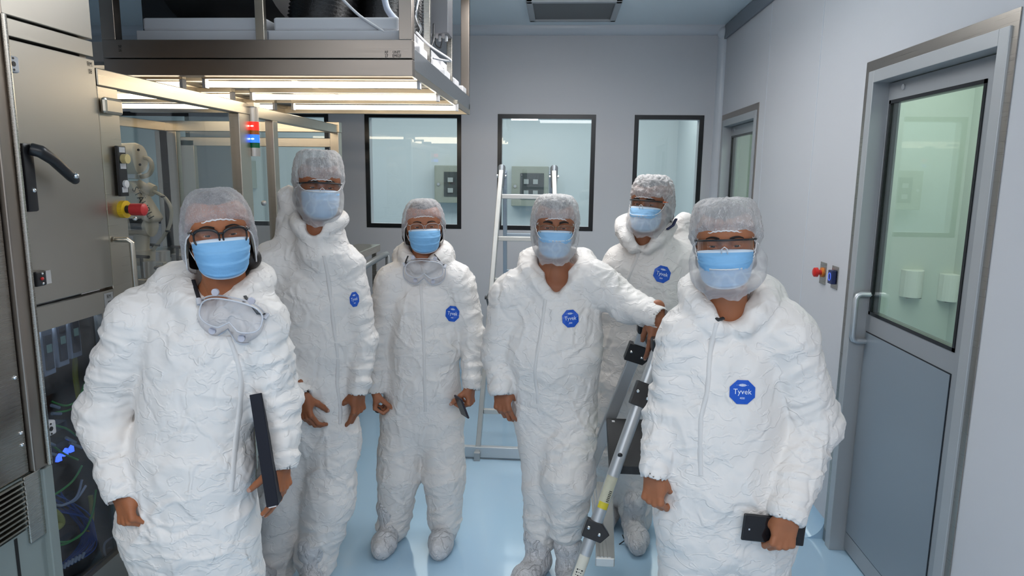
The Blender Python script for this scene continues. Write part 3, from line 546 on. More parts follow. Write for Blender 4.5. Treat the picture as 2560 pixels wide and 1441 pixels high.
c0 = S(1083, 88, 3.85); box_obj('housing', (c0[0]-.02, 3.80, c0[2]), (c0[0]+.09, 3.95, c0[2]+.35), mat('box_grey', (.10, .10, .11), .4), cbx, bevel=.004)
for k in range(3): MB().cyl((c0[0]+.0+.035*k, 3.86, c0[2]), (c0[0]+.0+.035*k, 3.86, c0[2]-.03), .009, 10).build('cable_gland', m_mod, cbx)
def loose(pts, r, m, label, cat='cable', group='cables in the hood'): tag(MB().tube(cable([S(*q) for q in pts], 0, 0), r, 8).build('hood_cable', m, smooth=True), label, cat, group)
loose([(1088, 95, 3.86), (1090, 112, 3.86), (1100, 120, 3.86), (1104, 108, 3.86), (1104, 95, 3.86)], .004, m_blk, 'thin black cable looping below the junction box')
loose([(1052, 96, 3.6), (1058, 115, 3.6), (1075, 118, 3.6), (1083, 100, 3.7), (1084, 60, 3.75)], .004, m_blk, 'black cable sagging behind the front corner post')
loose([(848, -10, 2.96), (900, 40, 2.96), (960, 80, 2.96), (998, 110, 2.97)], .006, m_white_box, 'white cord slanting across the filter box')
loose([(960, -10, 3.05), (968, 22, 3.05), (985, 45, 3.05), (1002, 58, 3.08)], .014, mat('pale_hose', (.50, .55, .66), .3), 'thick pale translucent hose beside the corner post', 'hose')
loose([(970, 30, 3.06), (980, 50, 3.06), (996, 60, 3.1)], .006, m_blk, 'black cable beside the pale hose')
loose([(1040, 80, 3.3), (1075, 115, 3.3), (1128, 152, 3.35), (1082, 145, 3.35)], .005, m_white_box, 'white wire bent outside the hood side')
loose([(1045, 0, 3.3), (1040, 40, 3.3), (1052, 70, 3.35), (1047, 85, 3.35)], .008, m_chrome, 'shiny chain hanging in the hood corner', 'chain')
# fluorescent tubes
for i, (y, x0, x1, z) in enumerate(((3.10, -1.608, -.618, 2.106), (3.58, -1.608, -.618, 2.103), (4.12, -1.60, -.60, 2.103), (3.10, -2.75, -1.70, 2.103), (3.58, -2.75, -1.70, 2.103), (4.12, -2.75, -1.70, 2.103))):
    t = thing('tube_light', ['front fluorescent tube under the hood', 'middle fluorescent tube under the hood', 'rear fluorescent tube under the hood', 'front fluorescent tube inside the glass enclosure', 'middle fluorescent tube inside the glass enclosure', 'rear fluorescent tube inside the glass enclosure'][i], 'tube light', ((x0+x1)/2, y, z-.02), 'warm fluorescent tubes')
    MB().cyl((x0+.012, y, z), (x1-.012, y, z), .0135, 14).build('tube', m_tube, t, smooth='auto')
    box_obj('batten', (x0, y-.02, z+.020), (x1, y+.02, z+.045), m_steel_w, t, bevel=.003)
    for x in (x0, x1-.014): box_obj('end_holder', (x, y-.017, z-.017), (x+.014, y+.017, z+.025), m_white_box, t)
    for x in (x0+.25, x1-.25): box_obj('hanger', (x, y-.008, z+.045), (x+.012, y+.008, 2.149), m_steel_w, t)
# trolley behind the tall person
tr = thing('steel_trolley', 'steel trolley with a bent grey push handle near the back wall', 'trolley', S(930, 900, 4.3)*[1, 1, 0])
c = S(905, 640, 4.6); a = S(880, 650, 4.2); b = S(968, 640, 4.9)
z = S(940, 640, 4.2)[2]
a[0] = max(a[0]-.25, XL+.04)+.2; box_obj('table_top', (a[0]-.2, 4.15, z-.05), (b[0]-.05, 4.9, z), m_steel_w, tr, bevel=.004)
pts = [S(900, 675, 3.95), S(918, 662, 4.0), S(955, 640, 4.15), S(966, 636, 4.2), S(971, 645, 4.2), S(971, 672, 4.2)]; pts.append(pts[-1]*[1, 1, .6]); MB().tube(pts, .019, 16).build('push_handle', mat('grey_tube', (.33, .35, .36), .35, .5), tr, smooth='auto')
for x, y in ((a[0]-.2, 4.2), (b[0]-.1, 4.2), (a[0]-.2, 4.85), (b[0]-.1, 4.85)): box_obj('leg', (x, y, .0), (x+.03, y+.03, z-.05), m_steel, tr)
box_obj('shelf', (a[0]-.2, 4.2, .35), (b[0]-.07, 4.88, .37), m_steel, tr)

# ================================================================== PEOPLE
# ---- volume modelling: smooth unions of tapered limbs, turned into one continuous surface
_rng = np.random.RandomState(11); _G = _rng.normal(size=(256, 3)); _G /= np.linalg.norm(_G, axis=1)[:, None]
def pn(P, seed=0):
    P = np.asarray(P, np.float64); I = np.floor(P).astype(np.int64); Fr = P-I; Wt = Fr*Fr*Fr*(Fr*(Fr*6-15)+10); out = np.zeros(len(P))
    for dx in (0, 1):
        for dy in (0, 1):
            for dz in (0, 1):
                h = ((I[:, 0]+dx)*73856093 ^ (I[:, 1]+dy)*19349663 ^ (I[:, 2]+dz)*83492791 ^ seed*2654435) & 0x7fffffff
                h = (h ^ (h >> 7) ^ (h >> 15)) & 255
                g = _G[h]; d = (g[:, 0]*(Fr[:, 0]-dx)+g[:, 1]*(Fr[:, 1]-dy)+g[:, 2]*(Fr[:, 2]-dz))
                w = (Wt[:, 0] if dx else 1-Wt[:, 0])*(Wt[:, 1] if dy else 1-Wt[:, 1])*(Wt[:, 2] if dz else 1-Wt[:, 2]); out += w*d
    return out
def seg(P, a, b, ra, rb, q=1.0, n=(0, 1, 0)):
    """distance to a tapered limb, flattened by q along n"""
    a = np.array(a, float); b = np.array(b, float); n = np.array(n, float); n /= np.linalg.norm(n)
    X = P-a; ba = b-a
    if q != 1: X = X+(X@n)[..., None]*n*(1/q-1); ba = ba+(ba@n)*n*(1/q-1)
    L = ba@ba+1e-12; t = np.clip((X@ba)/L, 0, 1)
    return np.linalg.norm(X-t[..., None]*ba, axis=-1)-(ra+(rb-ra)*t), t
def vnormals(V, Q):
    n = np.cross(V[Q[:, 2]]-V[Q[:, 0]], V[Q[:, 3]]-V[Q[:, 1]]); N = np.zeros_like(V)
    for k in range(4): np.add.at(N, Q[:, k], n)
    return N/(np.linalg.norm(N, axis=1)[:, None]+1e-12)
def smooth_mesh(V, Q, it=1, lam=.5):
    for _ in range(it):
        A = np.zeros_like(V); c = np.zeros(len(V))
        for k in range(4): a = Q[:, k]; b = Q[:, (k+1) % 4]; np.add.at(A, a, V[b]); np.add.at(A, b, V[a]); np.add.at(c, a, 1); np.add.at(c, b, 1)
        V = V+lam*(A/c[:, None]-V)
    return V
def fast_mesh(name, V, Q, mats, parent=None, origin=None, fm=None):
    """V float verts, Q int quads -> object with world placed origin"""
    o3 = np.array(origin, float) if origin is not None else np.array([(V[:, 0].min()+V[:, 0].max())/2, (V[:, 1].min()+V[:, 1].max())/2, V[:, 2].min()])
    me = bpy.data.meshes.new(name); me.vertices.add(len(V)); me.vertices.foreach_set('co', (V-o3).astype(np.float32).ravel())
    me.loops.add(Q.size); me.loops.foreach_set('vertex_index', Q.astype(np.int32).ravel()); me.polygons.add(len(Q)); me.polygons.foreach_set('loop_start', np.arange(0, Q.size, 4, dtype=np.int32))
    for m in mats: me.materials.append(m)
    if fm is not None: me.polygons.foreach_set('material_index', np.asarray(fm, np.int32))
    me.polygons.foreach_set('use_smooth', [True]*len(Q)); me.update(calc_edges=True)
    o = bpy.data.objects.new(name, me); COL.objects.link(o); ORG[o.name] = o3
    if parent is not None: o.parent = parent; o.location = Vector(o3-ORG[parent.name])
    else: o.location = Vector(o3)
    return o

# ---- the head, in its own frame: face towards -y, eye level z = 0
FN = (0, 1, 0)
def head_mesh():
    g = lambda a, b, ra, rb, q=1, n=FN, k=.015: (np.array(a, float), np.array(b, float), ra, rb, q, n, k)
    X = (1, 0, 0)
    pr = [g((0, -.022, .040), (0, .035, .045), .072, .074, .98, X, .02), g((0, -.03, .035), (0, -.03, .035), .066, .066, 1, X, .03),
          g((0, -.035, -.035), (0, -.035, -.06), .052, .045, 1, FN, .035), g((-.036, -.035, -.075), (0, -.070, -.097), .017, .019, 1, FN, .03), g((.036, -.035, -.075), (0, -.070, -.097), .017, .019, 1, FN, .03),
          g((-.05, -.0, -.045), (-.036, -.035, -.078), .018, .016, 1, FN, .03), g((.05, -.0, -.045), (.036, -.035, -.078), .018, .016, 1, FN, .03),
          g((-.040, -.052, -.022), (-.052, -.03, -.012), .024, .018, 1, FN, .02), g((.040, -.052, -.022), (.052, -.03, -.012), .024, .018, 1, FN, .02),
          g((-.043, -.070, .023), (-.012, -.084, .020), .009, .011, 1, FN, .016), g((.043, -.070, .023), (.012, -.084, .020), .009, .011, 1, FN, .016),
          g((0, -.084, .012), (0, -.109, -.036), .0075, .012, 1, FN, .014), g((-.011, -.098, -.040), (.011, -.098, -.040), .009, .009, 1, FN, .010),
          g((-.018, -.084, -.066), (.018, -.084, -.066), .009, .009, .8, (0, 0, 1), .01), g((-.015, -.083, -.077), (.015, -.083, -.077), .009, .009, .8, (0, 0, 1), .01)]
    cuts = [g((-.031, -.100, .002), (-.031, -.100, .002), .019, .019, .9, FN, .014), g((.031, -.100, .002), (.031, -.100, .002), .019, .019, .9, FN, .014)]
    return pr, cuts
def build_head():
    pr, cuts = head_mesh(); h = .0022
    lid = [(np.array([s*.031, -.0745, .0]), np.array([s*.031, -.0745, .0]), .0142, .0142, 1, FN, .006) for s in (-1, 1)]
    neck = [(np.array([0, .012, -.06]), np.array([0, .03, -.20]), .052, .056, 1, FN, .03)]
    ears = [(np.array([s*.074, .012, .010]), np.array([s*.073, .008, -.028]), .015, .009, .45, (1, 0, 0), .006) for s in (-1, 1)]
    slit = [(np.array([s*.021, -.090, -.0005]), np.array([s*.041, -.088, .0005]), .0026, .0026, 2.6, FN, .0015) for s in (-1, 1)]
    P = pr+neck+ears
    V, Q = surface_two(P, cuts, lid, slit, h)   # sockets, then lids, then the opening between them
    return smooth_mesh(V, Q, 1, .4), Q
def surface_two(P, cuts, P2, cuts2, h):
    """union P minus cuts, then union P2 minus cuts2"""
    tagged = [(p, 0) for p in P]+[(c, 1) for c in cuts]+[(p, 0) for p in P2]+[(c, 1) for c in cuts2]
    return surface_ops(tagged, h)
def surface_ops(tagged, h, pad=.015):
    prims = [t[0] for t in tagged if t[1] == 0]
    lo = np.min([np.minimum(p[0], p[1])-max(p[2], p[3]) for p in prims], 0)-pad; hi = np.max([np.maximum(p[0], p[1])+max(p[2], p[3]) for p in prims], 0)+pad
    n = np.ceil((hi-lo)/h).astype(int)+1; F = np.full(n, .2, np.float32); ax = [lo[i]+h*np.arange(n[i]) for i in range(3)]
    for (a, b, ra, rb, q, nn, k), op in tagged:
        r = (max(ra, rb)*max(1, q)+k+2*h)
        l = np.maximum(np.floor((np.minimum(a, b)-r-lo)/h).astype(int), 0); u = np.minimum(np.ceil((np.maximum(a, b)+r-lo)/h).astype(int)+1, n)
        if np.any(u <= l): continue
        P = np.stack(np.meshgrid(ax[0][l[0]:u[0]], ax[1][l[1]:u[1]], ax[2][l[2]:u[2]], indexing='ij'), -1)
        d = seg(P, a, b, ra, rb, q, nn)[0]; f = F[l[0]:u[0], l[1]:u[1], l[2]:u[2]]
        if op == 0: hh = np.maximum(k-np.abs(f-d), 0)/max(k, 1e-6); r_ = np.minimum(f, d)-hh*hh*k*.25
        else: d = -d; hh = np.maximum(k-np.abs(f-d), 0)/max(k, 1e-6); r_ = np.maximum(f, d)+hh*hh*k*.25
        F[l[0]:u[0], l[1]:u[1], l[2]:u[2]] = r_
    return nets(F, lo, h)
def nets(F, lo, h):
    n = np.array(F.shape); F[0] = F[-1] = .1; F[:, 0] = F[:, -1] = .1; F[:, :, 0] = F[:, :, -1] = .1
    ins = F < 0; s = sum(ins[i:n[0]-1+i, j:n[1]-1+j, k:n[2]-1+k].astype(np.int8) for i in (0, 1) for j in (0, 1) for k in (0, 1))
    act = np.argwhere((s > 0) & (s < 8)); idx = -np.ones([m-1 for m in n], np.int64); idx[tuple(act.T)] = np.arange(len(act)); acc = np.zeros((len(act), 3)); cnt = np.zeros(len(act))
    for o in [(i, j, k) for i in (0, 1) for j in (0, 1) for k in (0, 1)]:
        for d in range(3):
            if o[d]: continue
            o2 = list(o); o2[d] = 1; f0 = F[act[:, 0]+o[0], act[:, 1]+o[1], act[:, 2]+o[2]]; f1 = F[act[:, 0]+o2[0], act[:, 1]+o2[1], act[:, 2]+o2[2]]
            m = (f0 < 0) != (f1 < 0); t = np.where(m, f0/np.where(m, f0-f1, 1), 0); q = np.array(o, float)[None]+0*acc; q[:, d] += t; acc += np.where(m[:, None], q, 0); cnt += m
    V = lo+h*(act+acc/cnt[:, None]); Q = []
    for d in range(3):
        e1, e2 = [(1, 2), (2, 0), (0, 1)][d]; sl0 = [slice(1, m-1) for m in n]; sl1 = list(sl0); sl0[d] = slice(0, n[d]-1); sl1[d] = slice(1, n[d])
        A = ins[tuple(sl0)]; B = ins[tuple(sl1)]; w = np.argwhere(A != B)
        if not len(w): continue
        pos = w.copy()
        for e in (e1, e2): pos[:, e] += 1
        sg = A[tuple(w.T)]
        def id_(a1, a2): q = pos.copy(); q[:, e1] -= a1; q[:, e2] -= a2; return idx[tuple(q.T)]
        fwd = np.stack([id_(1, 1), id_(0, 1), id_(0, 0), id_(1, 0)], 1); Q.append(np.where(sg[:, None], fwd, fwd[:, ::-1]))
    return V, np.vstack(Q)
def G(a, b, ra, rb=None, q=1.0, n=FN, k=.03): return (np.array(a, float), np.array(b, float), ra, ra if rb is None else rb, q, n, k)

# ---- a hand in its own frame: wrist at the origin, fingers along +z, palm faces +y, thumb on +x
FING = [(.027, .086, (.043, .026, .021), .0092), (.0085, .091, (.047, .030, .022), .0095), (-.010, .087, (.043, .028, .022), .0090), (-.0265, .079, (.034, .021, .019), .0080)]
def hand_mesh(curl=((20, 25, 15),)*4, thumb=(25, 20, 15), spread=3, tin=.4):
    """curl: knuckle bends per finger; thumb: base, middle, tip; tin: how far the thumb closes over the palm"""
    ops = []; nails = []
    for x, r0, r1 in ((.020, .019, .014), (.007, .019, .0135), (-.007, .018, .013), (-.020, .017, .012)): ops.append(G((x*.75, .002, .012), (x*1.12, -.001, .076), r0*.85, r1*.92, .85, FN, .010))
    ops.append(G((0, 0, -.040), (0, 0, .006), .026, .0245, .78, FN, .02)); ops.append(G((.018, .010, .018), (.026, .010, .045), .015, .013, 1, FN, .018)); ops.append(G((-.020, .008, .018), (-.022, .007, .05), .013, .010, 1, FN, .018))
    for i, (x, z0, ls, r) in enumerate(FING):
        ops.append(G((x, -.0045, z0-.001), (x, -.0035, z0-.012), .0108, .0085, 1, FN, .006))
        cu = curl[i] if len(curl) > 1 else curl[0]; p = np.array([x, 0, z0]); ang = 0; sp = math.radians(spread*(1.5-i)); rr_ = r
        for j, L in enumerate(ls):
            ang += math.radians(cu[j]); d = np.array([math.sin(sp)*math.cos(ang), math.sin(ang), math.cos(ang)*math.cos(sp)]); q_ = p+d*L
            ops.append(G(p, q_, rr_*(1.04 if j == 0 else 1.02), rr_*.92, 1, FN, .0022 if j else .0045)); p = q_; rr_ *= .93
        nd = np.array([0, -math.cos(ang), math.sin(ang)]); nails.append((p, d, nd, rr_))
    a = [math.radians(t) for t in thumb]; p = np.array([.022, .008, .022]); base = np.array([.74-.50*tin, .30+.70*tin, .75]); base /= np.linalg.norm(base)
    fx = np.array([-.75, .35, .35]); fx /= np.linalg.norm(fx); d = base; rr_ = .0150
    for j, L in enumerate((.042, .034, .026)):
        if j: d = d*math.cos(a[j])+fx*math.sin(a[j]); d /= np.linalg.norm(d)
        q_ = p+d*L; ops.append(G(p, q_, rr_, rr_*.84, 1, FN, .012 if j == 0 else .004)); p = q_; rr_ *= .84
    nd = -(fx-d*(fx@d)); nails.append((p, d, nd/np.linalg.norm(nd), rr_*1.05))
    V, Q = surface_ops([(o, 0) for o in ops], .0023, .008); V = smooth_mesh(V, Q, 1, .35); NAILS[len(V)] = nails; return V, Q
NAILS = {}
def place_hand(hand, wrist, direc, palm, side, scale=1.0):
    """side: +1 or -1 chirality; rows: thumb direction, palm direction, finger direction"""
    z = np.array(direc, float); z /= np.linalg.norm(z); y = np.array(palm, float); y -= z*(y@z); y /= np.linalg.norm(y); x = np.cross(y, z)*side
    V, Q = hand; M = np.stack([x, y, z], 0); Q2 = Q if side > 0 else Q[:, ::-1]
    return (V*scale)@M+np.array(wrist), Q2

m_nail = mat('fingernail', (.46, .26, .20), .3); m_wsh = mat('eye_white', (.42, .39, .36), .25); m_pupil = mat('pupil', (.004, .003, .003), .1); m_iris = mat('brown_iris', (.06, .028, .014), .15)
m_hair = mat('dark_hair', (.014, .010, .009), .5, bump=(160, .002), stretch=(1, 1, .2))
m_brow = mat('eyebrow_hair', (.018, .011, .008), .7, bump=(400, .001))
m_net = veil_mat('hair_net_mesh', (.68, .66, .68), .25, .50, 80, (1, 1, .6), .001)
m_cap = veil_mat('bouffant_cap', (.72, .70, .70), .36, .74, 60, (1, 1, .30), .0015)
m_veil = veil_mat('beard_cover_fabric', (.74, .735, .75), .30, .42, 16, (1, 1, .8), .0010)
m_elastic = mat('white_elastic', (.72, .71, .72), .7)
m_mask = mat('blue_mask', (.20, .44, .72), .7, var=(30, .05), bump=(260, .0006)); m_maskw = mat('mask_edge', (.62, .72, .84), .7)
m_mask2 = mat('pale_blue_mask', (.27, .50, .76), .7, var=(30, .05), bump=(260, .0006))
SKIN = {}
nz_ = lambda v: np.array(v, float)/np.linalg.norm(v)
def skin(name, c): SKIN[name] = mat(name, c, .5, 0, .35, var=(22, .10), bump=(420, .00025), sss=.12); return SKIN[name]
HEADV, HEADQ = build_head(); HEADV = HEADV*[1.05, 1, .97]; HEADV[:, 2] = np.where(HEADV[:, 2] > .03, .03+(HEADV[:, 2]-.03)*.93, HEADV[:, 2])
EL = lambda a, b, t: a+(b-a)*t
sstep = lambda a, b, x: (lambda t: t*t*(3-2*t))(np.clip((x-a)/(b-a), 0, 1))

class Head:
    """places head parts; local metres -> world"""
    def __init__(s, px, py, Y, yaw=0, pitch=0, roll=0, k=1.0):
        s.c = S(px, py, Y); s.k = k; f = math.atan2(s.c[0], s.c[1])      # face the lens
        s.M = np.array(Matrix.Rotation(-f+math.radians(yaw), 3, 'Z')@Matrix.Rotation(math.radians(pitch), 3, 'X')@Matrix.Rotation(math.radians(roll), 3, 'Y')); s.off = s.M@np.array([0, -.08, 0])*k
        s.c = s.c-s.off                                                # eyes sit at (px, py)
    def w(s, P): return (np.asarray(P, float)*s.k)@s.M.T+s.c
    def inv(s, P): return ((np.asarray(P, float)-s.c)@s.M)/s.k

def rad_ell(phi, a, bf, bb):      # horizontal radius of an oval, front bf, back bb
    b = np.where(np.cos(phi) > 0, bf, bb); return 1/np.sqrt((np.sin(phi)/a)**2+(np.cos(phi)/b)**2)
def cap_surface(H, zf, zs, zb, puff, crown, flat=1.0, n=150, m=46, pleat=.0045, seed=1, off=.009, wr=.005, side=0, arch=1.0):
    """cloth cap from its gathered edge over the crown. puff: (side, front, back) radii"""
    ph = np.linspace(0, 2*PI, n, endpoint=False)[:, None]; t = np.linspace(0, 1, m)[None]
    c = np.cos(ph); ze = np.where(c > 0, EL(zs, zf, np.clip(c, 0, 1)**arch), EL(zs, zb, np.clip(-c, 0, 1))); 
    # snug radius at the edge
    zc = np.clip(ze, -.1, .1); shr = np.sqrt(np.clip(1-((zc-.035)/.125)**2, .25, 1)); re = rad_ell(ph, .077+off, .094+off, .105+off)*shr
    re = np.where(zc < 0, rad_ell(ph, .080+off, .088+off, .105+off), re)
    el = t*PI/2; w = sstep(0, .11, t); rp = rad_ell(ph, puff[0], puff[1], puff[2])
    rr_ = re*(1-w)+rp*w; prof = np.cos(el)**(1/(1+flat)); zt = np.sin(el)**(1/(.6+.4*flat)) if flat > 1 else np.sin(el)
    r = rr_*prof; r = np.where(t < .001, re, r); z = ze+(crown-ze)*zt
    P = np.stack([r*np.sin(ph)+side*np.sin(PI*t), -r*np.cos(ph)+.012*(1-c), z+0*ph], -1)
    D = P-np.array([0, .01, .02]); L = np.linalg.norm(D, axis=-1); U = D/L[..., None]
    nz = pn((U*7+seed).reshape(-1, 3), seed).reshape(L.shape); n2 = np.abs(pn((U*13+seed).reshape(-1, 3), seed+3)).reshape(L.shape)
    fold = pleat*.35*np.sin(ph*38+3*np.sin(ph*5+seed))*np.exp(-t*4.5)+pleat*.6*np.sin(ph*17+2*np.sin(ph*3)+seed)*np.exp(-t*1.5)
    P = P+U*((nz*wr-n2*wr*1.3*w+fold)*sstep(0, .10, t))[..., None]; return P, ph, ze
def worn_cap(H, root, name, m, label=None, **k):
    P, ph, ze = cap_surface(H, **k); sh = P.shape; mb = MB(); mb.grid(H.w(P.reshape(-1, 3)).reshape(sh), closeu=True); o = mb.build(name, m, root, smooth=True)
    if label: o['label'] = label
    E_ = P[:, 0]; n = len(E_); e2 = E_+np.stack([np.zeros(n), np.zeros(n), .0012*np.sin(np.arange(n)*1.9)], -1)
    MB().tube(H.w(e2), .0021*H.k, 6, close=True).build('elastic_band', m_elastic, o, smooth=True); return o
def hair_cap(H, root, zf=.066, zs=-.06, zb=-.10, puff=(.080, .091, .104), crown=.113):
    P, ph, ze = cap_surface(H, zf, zs, zb, puff, crown, n=72, m=24, pleat=.001, off=.0035, wr=.001); mb = MB(); mb.grid(H.w(P.reshape(-1, 3)).reshape(P.shape), closeu=True); return mb.build('hair', m_hair, root, smooth=True)
def face_mask(H, root, m, label, loops=True, w=.070, low=-.118, zt=-.006, seed=0, pl=.0022):
    nu, nv = 41, 40; u = np.linspace(-1, 1, nu)[:, None]; v = np.linspace(0, 1, nv)[None]
    zc = np.interp(v, [0, .1, .3, .6, .85, 1], [zt, zt-.016, -.045, -.078, -.107, low]); yc = np.interp(v, [0, .1, .3, .6, .85, 1], [-.105, -.119, -.128, -.122, -.106, -.084])
    zsd = EL(zt-.012, low+.045, v); ysd = EL(-.045, -.030, v); xs = w*(1-.12*v**2)
    c = np.cos(u*PI/2*.98); sx = np.sin(u*PI/2)
    x = xs*np.sign(u)*np.abs(sx)**.95; y = ysd+(yc-ysd)*c**.85; z = zsd+(zc-zsd)*c**.7
    plt = ((v*3.6+.12*np.abs(u)*np.sin(seed+3*u)) % 1.0); disp = pl*(1-plt*1.6)*np.clip(1-np.abs(v-.5)*2.1, 0, 1)**.5
    x, y, z = np.broadcast_arrays(x, y, z); Pn = np.stack([x, y, z], -1); nz = pn(np.stack([x*60, y*60, z*140], -1).reshape(-1, 3), 5+seed).reshape(x.shape)*.0022
    Nn = np.stack([sx*.8+0*x, -c-.3+0*x, 0*x-.1], -1); Nn /= np.linalg.norm(Nn, axis=-1)[..., None]; Pn = Pn+Nn*(disp+nz)[..., None]
    mb = MB(); n0 = Pn.shape; mb.grid(H.w(Pn.reshape(-1, 3)).reshape(n0)); 
    mb.m = [1 if (j < 2 or j > nv-5 or i < 1 or i > nu-3) else 0 for i in range(nu-1) for j in range(nv-1)]
    o = mb.build('face_mask', [m, m_maskw], root, smooth=True); o.modifiers.new('thick', 'SOLIDIFY').thickness = .0012; o['label'] = label
    if loops:
        for s in (-1, 1):
            a, b = Pn[0 if s < 0 else -1, 0], Pn[0 if s < 0 else -1, -1]
            MB().tube(cable([H.w(q) for q in (a, (s*.076, -.02, -.004), (s*.080, .010, .002), (s*.081, .018, -.02), (s*.076, -.005, -.045), b)], 0, 0), .0013, 6).build('ear_loop', m_elastic, o, smooth=True)
    return o
def beard_cover(H, root, zf=-.050, zs=.030, low=-.140, puff=(.092, .142), seed=2, amp=.0035, sag=0, fr=.095):
    """loose fabric over mask, cheeks and jaw, tied behind the head"""
    nu, nv = 110, 40; ph = np.linspace(-2.55, 2.55, nu)[:, None]; t = np.linspace(0, 1, nv)[None]; c = np.cos(ph)
    zt = EL(zs, zf, sstep(.15, 1.0, c)); zl = EL(low+.035, low, sstep(-.2, .9, c))
    rt = rad_ell(ph, .084, .133, .105); rm = rad_ell(ph, puff[0], puff[1], .108); rb = rad_ell(ph, .066, fr, .085)
    r = np.where(t < .5, EL(rt, rm, sstep(0, .5, t)), EL(rm, rb, sstep(.55, 1, t)**1.4)); z = EL(zt, zl, t)+0*ph
    z = z-.005*np.sin(ph*7+seed)*sstep(.8, 1, t)-.0015*np.sin(ph*19)*sstep(.85, 1, t)
    r = r+0*z; z = z+0*r; P = np.stack([r*np.sin(ph)+sag*np.sin(PI*t)*(ph > 0), -r*c+.004, z], -1); U = np.stack([np.sin(ph)+0*z, -c+0*z, 0*z], -1)
    nz = pn(np.stack([P[..., 0]*16, P[..., 1]*16, P[..., 2]*9], -1).reshape(-1, 3), seed).reshape(z.shape); n2 = np.abs(pn((P*22).reshape(-1, 3), seed+1)).reshape(z.shape)
    P = P+U*((nz*amp*1.6-n2*amp*1.5)*sstep(0, .15, t)+.0015*np.sin(ph*60)*np.exp(-t*8))[..., None]
    mb = MB(); mb.grid(H.w(P.reshape(-1, 3)).reshape(P.shape)); o = mb.build('beard_cover', m_veil, root, smooth=True); o['label'] = 'loose see-through white beard cover'
    MB().tube(H.w(P[:, 0]), .0017*H.k, 6).build('elastic_edge', m_elastic, o, smooth=True); return o
def glasses(H, root, kind):
    L_ = lambda p: H.w(p)
    fr = {'dark': mat('dark_tortoise_frame', (.012, .009, .009), .25), 'safety': m_blk, 'orange': m_blk, 'clear': mat('clear_frame', (.42, .36, .34), .2), 'metal': mat('thin_metal_frame', (.30, .25, .18), .25, 1)}[kind]
    if kind in ('dark', 'clear', 'metal'):
        wx, wz, r, cx, y0 = {'dark': (.0300, .0225, .0026, .0345, -.108), 'clear': (.0285, .0205, .0013, .0335, -.107), 'metal': (.0290, .0165, .0010, .034, -.107)}[kind]
        fo = None
        for s in (-1, 1):
            n = 40; pts = []
            for i in range(n):
                a = 2*PI*i/n; ca, sa = math.cos(a), math.sin(a); e = .72; x = s*cx+wx*math.copysign(abs(ca)**e, ca); z = -.004+wz*math.copysign(abs(sa)**e, sa)+(.0015*s*ca if kind == 'dark' else 0)
                pts.append((x, y0+.35*(x*x)/.06, z))
            mb = MB(); rads = [r*(1.5 if p[2] > .010 and kind == 'dark' else 1.0) for p in pts]; mb.tube([L_(p) for p in pts], [q*H.k for q in rads], 8, close=True)
            if fo is None:
                br = [(-cx+wx, y0+.0, .004), (-.003, y0-.004, .0075), (.003, y0-.004, .0075), (cx-wx, y0, .004)]; mb.tube([L_(p) for p in br], r*H.k*1.1, 8)
                fo = mb.build('glasses', fr, root, smooth=True)
            else: mb.build('rim', fr, fo, smooth=True)
            MB().add([L_(p) for p in pts], [tuple(range(n))]).build('lens', m_clear, fo)
            MB().tube([L_(p) for p in ((s*(cx+wx), y0+.018, .009), (s*.069, -.075, .011), (s*.079, -.02, .006), (s*.082, .02, -.002))], [r*1.5*H.k, r*1.3*H.k, r*H.k, r*H.k], 8).build('temple', fr, fo, smooth=True)
        fo['label'] = {'dark': 'dark framed eyeglasses', 'clear': 'clear framed eyeglasses', 'metal': 'thin metal framed eyeglasses'}[kind]
    else:
        n = 36; top = []; bot = []; A = np.linspace(-1, 1, n)
        for a in A:
            x = .074*math.sin(a*1.35); y = -.112+.070*(1-math.cos(a*1.35)); top.append((x, y, .019-.004*a*a)); nb = .020*math.exp(-(a/.13)**2); bot.append((x, y+.004, -.022+nb+.012*abs(a)**3))
        fo = MB().tube([L_(p) for p in top], .0034*H.k, 8, flat=.8).build('safety_glasses', fr, root, smooth=True)
        P = np.array([[L_(EL(np.array(t_), np.array(b_), k)) for k in np.linspace(0, 1, 8)] for t_, b_ in zip(top, bot)]); MB().grid(P).build('lens', m_clear, fo, smooth=True)
        MB().tube([L_(p) for p in ((-.008, -.114, -.020), (-.007, -.117, -.004), (0, -.118, .001), (.007, -.117, -.004), (.008, -.114, -.020))], .0014*H.k, 8).build('nose_piece', mat('clear_plastic', (.6, .62, .66), .15, alpha=1), fo, smooth=True)
        for s in (-1, 1):
            MB().tube([L_(p) for p in ((s*.072, -.062, .015), (s*.080, -.03, .014), (s*.084, .02, .010), (s*.082, .05, .0))], [.004*H.k, .0038*H.k, .003*H.k, .002*H.k], 8, flat=.6).build('temple', mat('orange_temple', (.75, .13, .02), .4) if kind == 'orange' and s > 0 else m_blk, fo, smooth=True)
        fo['label'] = 'clear safety glasses with a black brow bar'+(' and orange temple tip' if kind == 'orange' else '')
    return fo
